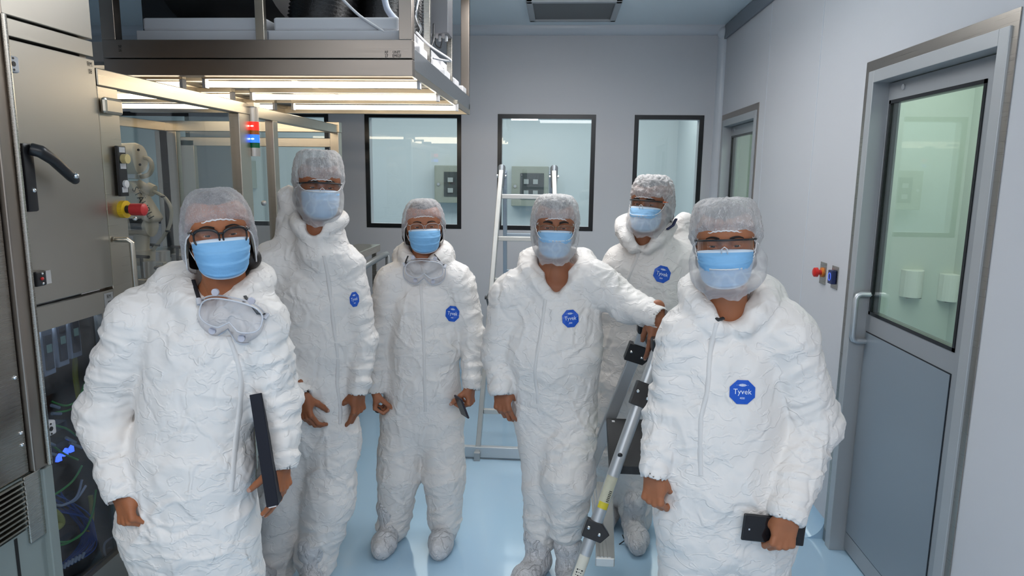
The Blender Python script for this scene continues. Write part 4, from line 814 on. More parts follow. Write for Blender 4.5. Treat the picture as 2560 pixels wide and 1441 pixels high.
def eyes(H, root, gaze=(0, 0)):
    for s in (-1, 1):
        c = np.array([s*.031, -.0745, 0.0]); g = np.array([math.sin(math.radians(gaze[0]))*1.0, -1, math.tan(math.radians(gaze[1]))]); g /= np.linalg.norm(g)
        ux = np.cross(g, (0, 0, 1.0)); ux /= np.linalg.norm(ux); uz = np.cross(ux, g); P = []; th = [0, .16, .22, .36, .54, .60, .8, 1.2, 1.7, 2.3, PI]
        for t in th: P.append([c+.0124*(g*math.cos(t)+math.sin(t)*(ux*math.cos(a)+uz*math.sin(a))) for a in np.linspace(0, 2*PI, 24, endpoint=False)])
        mb = MB(); P = np.array(P); mb.grid(H.w(P.reshape(-1, 3)).reshape(P.shape), closev=True); mb.m = [2 if i < 2 else 1 if i < 4 else 0 for i in range(len(th)-1) for _ in range(24)]
        mb.build('eyeball', [m_wsh, m_iris, m_pupil], root, smooth=True)
def brows(H, root, bvh, thick=1.0):
    for s in (-1, 1):
        P = []
        for i in range(15):
            t = i/14; x = s*(.013+.036*t); z = .0205+.0065*math.sin(PI*t*.75)-.004*t*t; w = .0034*thick*(1-.6*t**2)
            row = []
            for k in (-1, -.4, .4, 1):
                q = np.array([x, -.16, z+w*k]); hit = bvh.ray_cast(Vector(q), Vector((0, 1, 0))); y = hit[0][1] if hit[0] is not None else -.085
                row.append((x, y-(.0014 if abs(k) < .9 else .0002), z+w*k))
            P.append(row)
        P = np.array(P); MB().grid(H.w(P.reshape(-1, 3)).reshape(P.shape)).build('eyebrow', m_brow, root, smooth=True)
HBVH = BVHTree.FromPolygons([Vector(v) for v in HEADV], [tuple(int(i) for i in q) for q in HEADQ])

# ---- clothing and bodies
def fold_disp(V, prims, kinds, seed):
    """folds follow each limb: rings on sleeves and shins, long drapes on the trunk"""
    num = np.zeros(len(V)); den = np.full(len(V), 1e-6)
    for i, (pr, kd) in enumerate(zip(prims, kinds)):
        a, b, ra, rb, q, n, k = pr; 
        if kd is None: continue
        d, t = seg(V, a, b, ra, rb, q, n); w = np.exp(-np.clip(d, 0, 1)/.014); m = w > .02
        if not m.any(): continue
        X = V[m]-a; ax_ = b-a; L = np.linalg.norm(ax_)
        ax_ = ax_/L if L > .02 else np.array([0, 0, -1.0])
        u = np.cross(ax_, (0.31, .9, .2)); u /= np.linalg.norm(u); v = np.cross(ax_, u); s_ = X@ax_; uu = X@u; vv = X@v
        A0, A1 = (kd[1], kd[2]); A = EL(A0, A1, t[m])
        if kd[0] == 'ring':
            fq = 1.0 if ra < .087 else .58; c = np.stack([s_*17*fq+uu*3.5, uu*6, vv*6], 1); n1 = pn(c+i*7.3+seed, seed+i); n2 = pn(c*.55+3.1+seed+i, seed+40+i); n3 = pn(c*[2.1, 1.6, 1.6]+9, seed+9+i); f = (.20-np.abs(n1))*1.7+n2*.45+(.18-np.abs(n3))*.9
        else:
            c = np.stack([s_*3.2, uu*9, vv*5], 1); n1 = pn(c+i*.0+seed, seed); n2 = pn(np.stack([s_*7+uu*6, uu*7-s_*4, vv*6], 1)+seed, seed+20); n3 = pn(np.stack([s_*14-uu*9, uu*12+s_*5, vv*9], 1), seed+31); f = (.20-np.abs(n1))*1.3+(.2-np.abs(n2))*1.4+(.18-np.abs(n3))*.75+.5*pn(c*.5, seed+3)
        num[m] += w[m]*A*f; den[m] += w[m]
    return num/den
def make_suit(name, root, prims, kinds, tailcuts, precuts, h, seed, m, amp=1.0):
    """prims: list; precuts: dict index-> cut applied after that prim"""
    ops = []
    for i, p_ in enumerate(prims):
        ops.append((p_, 0))
        for c in precuts.get(i, ()): ops.append((c, 1))
    ops += [(c, 1) for c in tailcuts]
    V, Q = surface_ops(ops, h); V = smooth_mesh(V, Q, 1, .5); N = vnormals(V, Q)
    D = fold_disp(V, prims, kinds, seed)*amp
    rg = lambda x, w: np.clip(1-np.abs(x)/w, 0, 1)**1.5
    W_ = V+np.stack([pn(V*5, 71), pn(V*5+9, 72), pn(V*5+17, 73)], 1)*.05
    D += (rg(pn(W_*[5, 5, 3.2]+seed, seed+60), .07)*.0042+rg(pn(W_*[6, 6, 9]+seed+5, seed+62), .07)*.0036-rg(pn(W_*[7, 7, 7]+seed+9, seed+64), .08)*.0036+rg(pn(W_*15+seed, seed+63), .10)*.0018)*amp*(.45+1.15*np.clip(pn(V*3.3+seed, seed+66)*1.8+.5, 0, 1))
    near = np.ones(len(V))
    for c in tailcuts: near = np.minimum(near, np.clip(np.abs(seg(V, *c[:6])[0])/.02, .25, 1))
    D = np.clip(D*.78, -.014, .010)
    V = V+N*(D*near)[:, None]
    return fast_mesh(name, V, Q, [m], root), V, Q
def bvh_of(V, Q): return BVHTree.FromPolygons(V.tolist(), Q.tolist())
ORIG = Vector((0, 0, CAM_Z))
def drop_on(bvh, x, y, lift=.0015):
    d = Vector(ray(x, y)).normalized(); h = bvh.ray_cast(ORIG, d)
    return None if h[0] is None else np.array(h[0])-np.array(d)*lift
def front_ribbon(bvh, pts, wid, name, m, parent, lift=.003, n=40, sm=5):
    P = np.array(pts, float); t = np.linspace(0, len(P)-1, n); x = np.interp(t, range(len(P)), P[:, 0]); y = np.interp(t, range(len(P)), P[:, 1])
    rows = []
    for k in (-1, -.6, 0, .6, 1):
        r = []
        for a, b in zip(x, y):
            q = drop_on(bvh, a+wid*k*.5, b, lift*(1 if abs(k) < .9 else -.3)); r.append(q if q is not None else (r[-1] if r else None))
        r = [q if q is not None else next(z for z in r if z is not None) for q in r]; rows.append(r)
    R_ = np.array(rows); K = R_.copy()
    for _ in range(sm): K[:, 1:-1] = (K[:, :-2]+K[:, 2:]+K[:, 1:-1]*2)/4
    for c in (0,): pass
    return MB().grid(K).build(name, m, parent, smooth=True)
def badge(bvh, cx, cy, rx, ry, parent, rot=0, shear=0, small='400', cut=None):
    """blue eight-sided maker's badge lying on the cloth"""
    def q(u, v, lift):
        a = math.radians(rot); X = cx+rx*(u*math.cos(a)-v*math.sin(a))+shear*v; Y_ = cy-ry*(u*math.sin(a)+v*math.cos(a)); return X, Y_
    H = []
    for u in (-.7, 0, .7):
        for v in (-.7, 0, .7): h = drop_on(bvh, *q(u, v, 0), 0); H.append(h if h is not None else (H[-1] if H else None))
    H = [h for h in H if h is not None]
    if len(H) < 3: return
    H = np.array(H); c = H.mean(0); _, _, vt = np.linalg.svd(H-c); n = vt[2]; 
    if n[1] > 0: n = -n
    if n[1] > -.35: n = np.array([0, -1, 0.0])
    def on(u, v, lift):
        x, y = q(u, v, lift); d = Vector(ray(x, y)).normalized(); dn = np.array(d); tpl = ((c-np.array(ORIG))@n)/(dn@n); pl = np.array(ORIG)+dn*tpl; h = bvh.ray_cast(ORIG, d)
        if h[0] is not None and abs(h[3]-tpl) < .05: pl = np.array(ORIG)+dn*(.25*tpl+.75*h[3])
        return pl-dn*lift
    mb = MB(); oct_ = [(math.cos(PI/8+PI/4*i)*1.05, math.sin(PI/8+PI/4*i)*1.05) for i in range(8)]; rings = [[on(0, 0, .003)]*32]
    for s in (.35, .7, 1.0):
        r = []
        for i in range(8):
            for j in range(4): t = j/4; r.append(on(s*EL(oct_[i][0], oct_[(i+1) % 8][0], t), s*EL(oct_[i][1], oct_[(i+1) % 8][1], t), .003))
        rings.append(r)
    mb.grid(rings, 0, closev=True)
    def txt(s, size, ox, oy, sx=1):
        v, f = text_mesh(s, size, sx); mb.add([on(a+ox, b+oy, .0045) for a, b in v], f, 1)
    txt('Tyvek', .62, 0, .02, .92); txt(small, .24, 0, -.50, 1.1)
    v = [(-.34, .56), (-.2, .64), (0, .665), (.2, .64), (.34, .56), (.2, .48), (0, .455), (-.2, .48)]; mb.add([on(a, b, .0042) for a, b in v], [tuple(range(8))], 1)
    tv, tf = text_mesh('DUPONT', .15, 1.0); mb.add([on(a, b+.56, .0055) for a, b in tv], tf, 0)
    for a in (-.42, .42): mb.add([on(a-.025, .56, .0045), on(a, .585, .0045), on(a+.025, .56, .0045), on(a, .535, .0045)], [(0, 1, 2, 3)], 1)
    o = mb.build('badge', [m_blue, m_letter], parent); o['label'] = 'blue octagonal badge with white lettering'; return o
def collar(c, rx, ry, r, back=.03, front=.05, fx=0, tilt=0):
    out = []; A = np.radians(np.linspace(18, 342, 15)); P = []
    for a in A:
        f = math.cos(a); z = back*(1-f)/2-front*max(0, f)**3; P.append(np.array(c)+np.array([rx*math.sin(a)*(1 if abs(math.sin(a)) > .4 or f < 0 else 1)+fx*max(0, f), -ry*f, z+tilt*math.sin(a)]))
    for a, b in zip(P[:-1], P[1:]): out.append(G(a, b, r, r, 1, FN, .030))
    return out
def shoe(c, toe, r=.052, ln=.23, m=None, parent=None, name='shoe_cover', label=None, seed=0, fm=None):
    """soft overshoe: c = ankle point on the ground plane, toe = direction"""
    c = np.array(c, float); d = np.array([toe[0], toe[1], 0.0]); d /= np.linalg.norm(d); z = np.array([0, 0, 1.0])
    ops = [G(c-d*.045+z*.048, c+d*(ln-.13)+z*.045, .046, .050, 1, FN, .03), G(c+d*(ln-.13)+z*.042, c+d*(ln-.075)+z*.040, .052, .044, 1, FN, .03), G(c-d*.01+z*.06, c+z*.17, .052, .060, 1, FN, .035)]
    ops = [(o, 0) for o in ops]; V, Q = surface_ops(ops, .006); V = smooth_mesh(V, Q, 1, .5); N = vnormals(V, Q)
    V = V+N*((.18-np.abs(pn(V*26+seed, seed)))*.012+pn(V*12+seed, seed+2)*.012)[:, None]; V[:, 2] = np.maximum(V[:, 2], c[2]+.001+.0*V[:, 2])
    o = fast_mesh(name, V, Q, [m or m_shoe], parent)
    if label: o['label'] = label
    return o
m_shoe = suit_mat('shoe_cover_fabric', (.66, .66, .68), 22, 60, .004, .001)
m_zip = mat('zip_flap', (.70, .675, .66), .6, bump=(120, .0008))

def person(label, H, skinm, prims, kinds, pre, tail, hands, feet, h=.006, seed=1, amp=1.0, body_shrink=.022, neck=None, suitm=None, ncore=None):
    """skin body (head, neck, trunk, limbs, hands) as the thing; clothes as its parts"""
    parts = [(H.w(HEADV), HEADQ)]
    core = [G(p_[0], p_[1], max(p_[2]-body_shrink, .02), max(p_[3]-body_shrink, .02), p_[4], p_[5], p_[6]) for p_, kd in zip(prims, kinds) if kd is not None and kd[0] != 'hood']
    if neck is not None: core.append(G(neck, H.w([0, .02, -.12]), .055*H.k, .05*H.k, 1, FN, .02))
    Vb, Qb = surface_ops([(c, 0) for c in core], .014); parts.append((Vb, Qb))
    for hm, wr, dr, pl, sd, sc in hands: parts.append(place_hand(hm, wr, dr, pl, sd, sc))
    Vs = np.vstack([a for a, _ in parts]); off = np.cumsum([0]+[len(a) for a, _ in parts]); Qs = np.vstack([q+off[i] for i, (_, q) in enumerate(parts)])
    root = fast_mesh('person', Vs, Qs, [skinm], None, origin=(feet[0], feet[1], 0)); root['label'] = label; root['category'] = 'person'
    for hm, wr, dr, pl, sd, sc in hands:
        z = nz_(dr); y = np.array(pl, float); y = nz_(y-z*(y@z)); x = np.cross(y, z)*sd; M = np.stack([x, y, z], 0)
        for tip, d, nd, r_ in NAILS[len(hm[0])]:
            c = tip+nd*r_*.62+d*.001; sdv = np.cross(d, nd); rows = []
            for u in np.linspace(-1, 1, 7): rows.append([c+sdv*(u*r_*.72)*(1-.25*abs(v)**3)+d*(v*r_*.80)+nd*(r_*.42*math.sqrt(max(0, 1-.85*u*u))-.0012*v*v) for v in np.linspace(-1, 1, 6)])
            P_ = np.array(rows)*sc; MB().grid((P_.reshape(-1, 3)@M+np.array(wr)).reshape(P_.shape)).build('fingernail', m_nail, root, smooth=True)
    suit, V, Q = make_suit('coverall', root, prims, kinds, tail, pre, h, seed, suitm or m_suit, amp)
    return root, suit, bvh_of(V, Q)
def cuffcut(w, d, r=.033, L=.06): d = np.array(d, float); d /= np.linalg.norm(d); w = np.array(w, float); return G(w+d*.012, w+d*L, r, r, 1, FN, .004)
HAND_RELAX = hand_mesh(((28, 32, 18), (32, 38, 20), (38, 42, 22), (42, 44, 24)), (12, 18, 12), 3, .7)
HAND_FIST = hand_mesh(((55, 68, 35), (60, 72, 38), (64, 74, 38), (68, 74, 36)), (25, 28, 18), 1.5, .75)
HAND_HANG = hand_mesh(((18, 24, 12), (26, 34, 16), (40, 48, 25), (52, 55, 28)), (10, 15, 10), 3, .75)
HAND_GRIP = hand_mesh(((62, 48, 25), (64, 50, 28), (66, 52, 28), (68, 54, 28)), (22, 12, 8), 2.5, .55)
HAND_FLAT = hand_mesh(((22, 14, 8), (22, 16, 8), (24, 18, 8), (26, 20, 10)), (10, 8, 5), 2, .8)
RG = lambda a, b=None: ('ring', a, a if b is None else b)
TR = lambda a, b=None: ('drape', a, a if b is None else b)
HD = ('hood', .022, .022)

# ================================================================== person 1: front left, blue mask and dark glasses
def p1():
    Y = 1.80; p = lambda x, y, d=0: S(x, y, Y+d); q = .64
    H = Head(551, 588, 1.72, yaw=3, pitch=0, roll=-4, k=.99)
    sh, el, wr = p(335, 812), p(262, 1040, .02), p(300, 1225, -.06)
    sh2, el2, wr2 = p(655, 812), p(694, 1010, .04), p(706, 1150, .0)
    pr = []; kd = []
    def a(g, k): pr.append(g); kd.append(k)
    a(G(sh, el, .080, .070, 1, FN, .03), RG(.014, .020)); a(G(el, wr, .070, .050, 1, FN, .03), RG(.020, .015)); pre = {1: [cuffcut(wr, wr-el, .036)]}
    a(G(sh2, el2, .070, .062, 1, FN, .03), RG(.016, .024)); a(G(el2, wr2, .062, .042, 1, FN, .03), RG(.026, .02)); pre[3] = [cuffcut(wr2, wr2-el2, .033)]
    a(G(p(380, 808, .03), p(620, 805, .03), .085, .082, .85, FN, .05), TR(.012)); a(G(p(548, 735, .04), p(385, 790, .04), .055, .07, 1, FN, .06), TR(.01)); a(G(p(548, 735, .04), p(640, 790, .04), .055, .06, 1, FN, .05), TR(.01))
    a(G(p(506, 880, .02), p(492, 1010, .02), .174, .162, q, FN, .03), TR(.014)); a(G(p(490, 1010, .02), p(474, 1160, .02), .160, .172, q, FN, .03), TR(.015)); a(G(p(478, 1160, .02), p(466, 1300, .04), .180, .188, q, FN, .03), TR(.022))
    kx = (p(400, 1500)[0], p(545, 1500)[0])
    a(G(p(415, 1310, .05), (kx[0], Y+.06, .50), .115, .105, .9, FN, .09), RG(.018, .014)); a(G(p(540, 1310, .05), (kx[1], Y+.06, .50), .112, .105, .9, FN, .09), RG(.018, .014)); a(G((kx[0], Y+.06, .50), (kx[0], Y+.09, .13), .10, .078, 1, FN, .03), RG(.015, .02)); a(G((kx[1], Y+.06, .50), (kx[1], Y+.09, .13), .10, .078, 1, FN, .03), RG(.015, .02))
    nb = p(548, 735, .02)
    for g in collar(nb+[0, .03, .0], .105, .095, .026, .050, .055): a(g, HD)
    a(G(p(440, 705, .10), p(610, 712, .10), .06, .05, 1, FN, .05), HD); a(G(p(415, 700, .05), p(450, 745, .0), .032, .028, 1, FN, .03), HD)
    tail = [G(nb+[0, .02, .012], nb+[0, .02, .14], .066, .085, 1, FN, .01), G(nb+[.0, -.05, .04], nb+[.0, -.16, .05], .040, .03, 1, FN, .01), G(nb+[0, -.06, .012], nb+[0, -.14, .005], .018, .015, 1, FN, .008)]
    hands = [(HAND_FIST, wr+[.002, -.002, -.006], wr-el+[.03, 0, -.06], (.35, 1, 0), -1, .98), (HAND_FLAT, wr2, wr2-el2+[-.02, 0, -.1], (-1, .25, 0), 1, .93)]
    root, suit, bv = person('person at the front left with dark framed glasses, binder under one arm', H, skin('warm_brown_skin', (0.347, 0.125, 0.054)), pr, kd, pre, tail, hands, (nb[0], Y+.05), .0052, 1, 1.0, neck=nb)
    eyes(H, root, (0, 0)); brows(H, root, HBVH, .8); hair_cap(H, root, zf=.050, zs=-.085, zb=-.115, puff=(.083, .091, .112)).name
    MB().sphere(H.w([.075, .05, -.085]), .032).build('hair_bun', m_hair, root, smooth=True)
    worn_cap(H, root, 'hair_net', m_net, 'sheer white hair net with gathered edge', arch=.6, zf=.042, zs=-.088, zb=-.13, puff=(.100, .109, .125), crown=.121, seed=4, wr=.004, pleat=.003)
    face_mask(H, root, m_mask, 'pleated light blue face mask', w=.071, seed=1); glasses(H, root, 'dark')
    front_ribbon(bv, [(572, 842), (590, 890), (604, 950), (600, 1030), (590, 1100), (583, 1180), (578, 1230)], 15, 'zip_flap', m_zip, suit, .004)
    shoe((kx[0], Y+.06, 0), (-.05, -1), parent=root, seed=1); shoe((kx[1], Y+.06, 0), (.05, -1), parent=root, seed=2)
    goggles(root, [(500, 772), (655, 806)], Y, bv, [(483, 700), (492, 730), (502, 762)], [(612, 740), (628, 762), (645, 785)], 'clear safety goggles hanging on a black strap', 1.0)
    return wr2, el2
def goggles(root, ends, Y, bv, strapL, strapR, label, k):
    """soft clear goggles resting on the chest"""
    (x0, y0), (x1, y1) = ends; cx, cy = (x0+x1)/2, (y0+y1)/2; W_ = math.hypot(x1-x0, y1-y0); ang = math.atan2(y1-y0, x1-x0); hit = drop_on(bv, cx, cy, .0); D0 = hit[1]-.012 if hit is not None else Y-.15
    def pt(u, v, d): # u -1..1 along, v up, pixels to a plane in front of the chest
        X = cx+W_/2*(u*math.cos(ang)+v*math.sin(ang)); Yp = cy+W_/2*(u*math.sin(ang)-v*math.cos(ang)); return S(X, Yp, D0-d+.018*u*u)
    n = 64; out = []
    for i in range(n):
        a = 2*PI*i/n; ca, sa = math.cos(a), math.sin(a); u = 1.0*math.copysign(abs(ca)**.75, ca); v = .46*math.copysign(abs(sa)**.7, sa)
        if sa < 0: v *= (1-.55*math.exp(-(u/.20)**2))*1.05
        out.append((u, v))
    fo = MB().tube([pt(u, v, .045) for u, v in out], .0022, 8, close=True).build('goggles', mat('clear_pvc', (.60, .61, .66), .15, alpha=1), root, smooth=True); fo['label'] = label
    body = MB(); body.grid([[pt(u*(1+.03*j), v*(1+.12*j)+(-.03*j), .045-.0125*j) for j in range(5)] for u, v in out], closeu=True); body.build('goggle_body', glass_mat('pvc_body', (.82, .82, .87), 2.2, 1.45, .12, .10), fo, smooth=True)
    MB().tube([pt(u*1.12, v*1.48-.12, -.004) for u, v in out], .0022, 8, close=True).build('rim', MAT['clear_pvc'], fo, smooth=True)
    MB().grid([[pt(u*s_, v*s_, .045+.006*(1-s_)) for s_ in (0, .5, 1)] for u, v in out], closeu=True).build('lens', m_clear, fo, smooth=True)
    for u, v in ((-.62, .62), (.55, .60), (-.45, -.58), (.5, -.62)):
        c = pt(u, v, .022); MB().cyl(c, c+np.array([0, -.007, 0]), .0095*k, 18).build('vent_cap', mat('pvc_cap', (.52, .52, .60), .25), fo, smooth='auto')
    for s, st in ((-1, strapL), (1, strapR)):
        e = pt(s*1.04, .12, .02); MB().tube([e+np.array([0, 0, .0]), pt(s*1.12, .3, .012)], .007*k, 10, flat=.6).build('strap_clip', MAT['clear_pvc'], fo)
        P = [(drop_on(bv, x, y, .004)) for x, y in st]; P = [q_ for q_ in P if q_ is not None]
        if len(P) >= 2: MB().tube(P+[pt(s*1.12, .3, .012)], .0055*k, 8, flat=.25).build('strap', mat('black_strap', (.015, .015, .02), .6), fo)
WR2, EL2 = p1()
# binder held under the arm
bd = thing('binder', 'dark navy ring binder held under the arm of the front left person', 'binder', S(672, 1240, 1.74))
A_, B_ = S(641, 985, 1.745), S(684, 1266, 1.665); dn = nz_(B_-A_); vw = nz_(ray(665, 1130)); vw = nz_(vw-dn*(vw@dn)); s0 = np.cross(vw, dn); s0 = s0 if s0[0] > 0 else -s0; dep = nz_(vw*math.cos(.10)+s0*math.sin(.10)); sid = np.cross(dep, dn); sid = sid if sid[0] > 0 else -sid
m_bind = mat('navy_binder', (.008, .010, .018), .6, 0, .2); Ls = np.linalg.norm(B_-A_)
for o_, w_, nm, mm in ((-.018, .003, 'cover', m_bind), (.010, .003, 'cover', m_bind)):
    mb = MB(); c = A_+sid*o_; mb.prism([c, c+sid*w_, c+sid*w_+dep*.23, c+dep*.23], dn*Ls); mb.build(nm, mm, bd, bevel=.001)
mb = MB(); c = A_+sid*-.018; mb.prism([c-dep*.002, c+sid*.030-dep*.002, c+sid*.030+dep*.001, c+dep*.001], dn*Ls); mb.build('spine', m_bind, bd, bevel=.001)
mb = MB(); c = A_+sid*-.013+dep*.006; mb.prism([c, c+sid*.022, c+sid*.022+dep*.21, c+dep*.21], dn*(Ls-.004)); mb.build('paper_block', mat('sleeve_paper', (.30, .34, .42), .3), bd)
mb = MB(); c = B_+sid*-.013-dep*.001; mb.prism([c, c+sid*.02, c+sid*.02+dep*.004, c+dep*.004], dn*.003); mb.build('metal_end', m_chrome, bd)

# ================================================================== person 2: tall, back left
def p2():
    Y = 2.62; p = lambda x, y, d=0: S(x, y, Y+d); q = .62
    H = Head(803, 470, 2.56, yaw=6, pitch=0, roll=2, k=1.02)
    sh, el, wr = p(668, 672, .02), p(655, 860, .04), p(752, 985, -.10); sh2, el2, wr2 = p(868, 672, .06), p(908, 850, .08), p(896, 972, .02)
    pr = []; kd = []
    def a(g, k): pr.append(g); kd.append(k)
    a(G(sh, el, .078, .068, 1, FN, .03), RG(.014, .02)); a(G(el, wr, .068, .045, 1, FN, .03), RG(.02, .014)); pre = {1: [cuffcut(wr, wr-el, .034)]}
    a(G(sh2, el2, .070, .058, 1, FN, .03), RG(.014, .02)); a(G(el2, wr2, .056, .045, 1, FN, .03), RG(.02, .014)); pre[3] = [cuffcut(wr2, wr2-el2, .033)]
    a(G(p(690, 665, .05), p(850, 665, .07), .088, .078, .85, FN, .05), TR(.012)); a(G(p(785, 595, .06), p(700, 650, .05), .06, .07, 1, FN, .06), TR(.01)); a(G(p(792, 595, .06), p(855, 655, .06), .06, .06, 1, FN, .05), TR(.01)); a(G(p(797, 610, .02), p(800, 670, .02), .045, .06, 1, FN, .05), TR(.01))
    a(G(p(772, 740, .05), p(776, 860, .05), .176, .176, q, FN, .03), TR(.014)); a(G(p(777, 860, .05), p(772, 985, .05), .174, .178, q, FN, .03), TR(.016)); a(G(p(772, 985, .05), p(776, 1055, .06), .180, .178, q, FN, .03), TR(.018))
    kl, kr = p(705, 1250, .04), p(822, 1245, .02); al, ar = p(685, 1440, .04), p(792, 1395, .0)
    a(G(p(722, 1085, .06), kl, .112, .105, .95, FN, .05), RG(.014)); a(G(kl, al, .105, .085, 1, FN, .03), RG(.014, .02)); a(G(p(838, 1080, .06), kr, .108, .104, .95, FN, .05), RG(.016)); a(G(kr, ar, .104, .088, 1, FN, .03), RG(.018, .026))
    nb = p(797, 572, -.005)
    a(G(nb+[0, .01, -.10], nb+[0, .02, .0], .080, .078, .95, FN, .05), HD)
    for g in collar(nb+[-.01, .03, .015], .082, .080, .018, .030, .030): a(g, HD)
    a(G(p(725, 500, .10), p(735, 575, .08), .052, .058, .9, FN, .05), HD); a(G(p(735, 575, .10), p(830, 595, .10), .058, .045, 1, FN, .05), HD)
    tail = [G(nb+[0, .02, .012], nb+[0, .02, .2], .064, .11, 1, FN, .01), G(nb+[.0, -.05, .01], nb+[.01, -.16, .07], .034, .03, 1, FN, .01)]
    hands = [(HAND_RELAX, wr+[.0, 0, -.005], (.25, -.1, -1), (.35, 1, 0), -1, 1.02), (HAND_HANG, wr2+[.002, 0, -.005], (-.06, -.05, -1), (-1, .5, 0), 1, 1.03)]
    root, suit, bv = person('tallest person, in cloth cap and beard cover, behind the front left one', H, skin('brown_skin', (0.275, 0.099, 0.045)), pr, kd, pre, tail, hands, (al[0], Y), .006, 2, 1.0, neck=nb)
    eyes(H, root, (0, 0)); brows(H, root, HBVH, 1.1); hair_cap(H, root)
    worn_cap(H, root, 'bouffant_cap', m_cap, 'tall pleated white cloth cap', zf=.030, zs=-.02, zb=-.05, puff=(.098, .115, .114), crown=.142, seed=9, flat=2.0, pleat=.006)
    face_mask(H, root, m_mask2, 'pale blue mask under a beard cover', w=.070, seed=2); glasses(H, root, 'safety'); beard_cover(H, root, zf=-.014, zs=.035, low=-.142, puff=(.095, .144), seed=3)
    front_ribbon(bv, [(809, 640), (822, 700), (832, 800), (846, 900), (842, 960), (852, 1020), (850, 1060)], 10, 'zip_flap', m_zip, suit, .004)
    badge(bv, 886, 749, 12, 19, suit, 8)
    shoe((al[0], Y+.02, 0), (-.1, -1), parent=root, seed=3, ln=.25); shoe((ar[0]+.0, Y-.04, 0), (.15, -1), parent=root, seed=4, ln=.25)
    return nb
p2()

# ================================================================== person 3: centre, hair net, goggles on the chest
def p3():
    Y = 2.95; p = lambda x, y, d=0: S(x, y, Y+d); q = .64
    H = Head(1061, 568, 2.88, yaw=2, pitch=0, roll=-2, k=.97)
    sh, el, wr = p(975, 712, .02), p(946, 860, .03), p(938, 975, -.03); sh2, el2, wr2 = p(1150, 712, .02), p(1184, 850, .03), p(1178, 962, -.04)
    pr = []; kd = []
    def a(g, k): pr.append(g); kd.append(k)
    a(G(sh, el, .068, .056, 1, FN, .03), RG(.014, .02)); a(G(el, wr, .056, .040, 1, FN, .025), RG(.02, .014)); pre = {1: [cuffcut(wr, wr-el, .031)]}
    a(G(sh2, el2, .068, .056, 1, FN, .03), RG(.014, .02)); a(G(el2, wr2, .056, .042, 1, FN, .025), RG(.02, .014)); pre[3] = [cuffcut(wr2, wr2-el2, .031)]
    a(G(p(992, 705, .03), p(1130, 705, .03), .075, .075, .85, FN, .05), TR(.01)); a(G(p(1062, 660, .05), p(1000, 695, .04), .05, .06, 1, FN, .05), TR(.01)); a(G(p(1062, 660, .05), p(1125, 695, .04), .05, .06, 1, FN, .05), TR(.01))
    a(G(p(1062, 775, .03), p(1060, 870, .03), .158, .158, q, FN, .03), TR(.014)); a(G(p(1060, 870, .03), p(1057, 970, .04), .156, .172, q, FN, .03), TR(.014)); a(G(p(1056, 970, .04), p(1055, 1030, .05), .175, .178, q, FN, .03), TR(.014))
    kl, kr = p(997, 1190, .02), p(1112, 1190, .02); al, ar = p(982, 1315, .03), p(1112, 1305, .03)
    a(G(p(1004, 1045, .05), kl, .100, .094, .95, FN, .045), RG(.014)); a(G(kl, al, .094, .076, 1, FN, .03), RG(.014, .022)); a(G(p(1106, 1045, .05), kr, .100, .094, .95, FN, .045), RG(.014)); a(G(kr, ar, .094, .076, 1, FN, .03), RG(.014, .022))
    nb = p(1060, 648, .02)
    for g in collar(nb+[0, .03, .005], .085, .085, .026, .040, .040): a(g, HD)
    a(G(p(1010, 640, .12), p(1110, 645, .12), .05, .045, 1, FN, .05), HD); a(G(p(1108, 640, .04), p(1112, 655, .03), .032, .03, 1, FN, .03), HD)
    tail = [G(nb+[0, .02, .012], nb+[0, .02, .16], .060, .09, 1, FN, .01), G(nb+[.0, -.05, .03], nb+[.0, -.16, .05], .030, .03, 1, FN, .01)]
    hands = [(HAND_FIST, wr+[.0, 0, -.004], (.04, -.12, -1), (1, .3, 0), -1, .90), (HAND_GRIP, wr2+[.0, 0, -.004], (-.06, -.15, -1), (-.95, .3, 0), 1, .92)]
    root, suit, bv = person('short person in the centre in a sheer hair net, clear glasses, goggles below the chin', H, skin('light_brown_skin', (0.367, 0.142, 0.072)), pr, kd, pre, tail, hands, ((al[0]+ar[0])/2, Y), .006, 3, 1.0, neck=nb)
    eyes(H, root); brows(H, root, HBVH, .8); hair_cap(H, root, zf=.054, zs=-.060, zb=-.10, puff=(.083, .091, .112))
    MB().sphere(H.w([-.062, .065, -.05]), (.036, .04, .042)).build('hair_bun', m_hair, root, smooth=True)
    worn_cap(H, root, 'hair_net', m_net, 'sheer white hair net gathered at the front', arch=.7, zf=.048, zs=-.055, zb=-.13, puff=(.100, .110, .135), crown=.121, seed=6, wr=.004, pleat=.003)
    face_mask(H, root, m_mask, 'bright blue face mask with white edge', w=.070, seed=3); glasses(H, root, 'clear')
    front_ribbon(bv, [(1052, 714), (1056, 790), (1060, 870), (1061, 950), (1063, 1030)], 9, 'zip_flap', m_zip, suit, .004)
    badge(bv, 1131, 785, 17.5, 20, suit, -6)
    shoe((al[0]-.005, Y+.0, 0), (-.05, -1), parent=root, seed=5, ln=.215); shoe((ar[0], Y+.02, 0), (-.03, -1), parent=root, seed=6, ln=.215)
    goggles(root, [(1014, 672), (1108, 676)], Y, bv, [(1020, 640), (1015, 652), (1012, 664)], [(1086, 636), (1096, 648), (1104, 660)], 'clear goggles hanging below the chin on a dark strap', .9)
    ph = thing('phone', 'small dark phone gripped in the hand of the centre person', 'phone', S(1163, 1030, 2.86), 'phones held in hands')
    c = wr2+np.array([-.035, -.055, -.085]); ax = nz_((-.28, -.35, 1)); ux = nz_(np.cross(ax, (.75, .65, 0.0))); R3 = np.stack([ux, np.cross(ax, ux), ax], 1)
    MB().box((-.034, -.0045, -.07), (.034, .0045, .07), rot=None).build('case', m_blk, None) if False else None
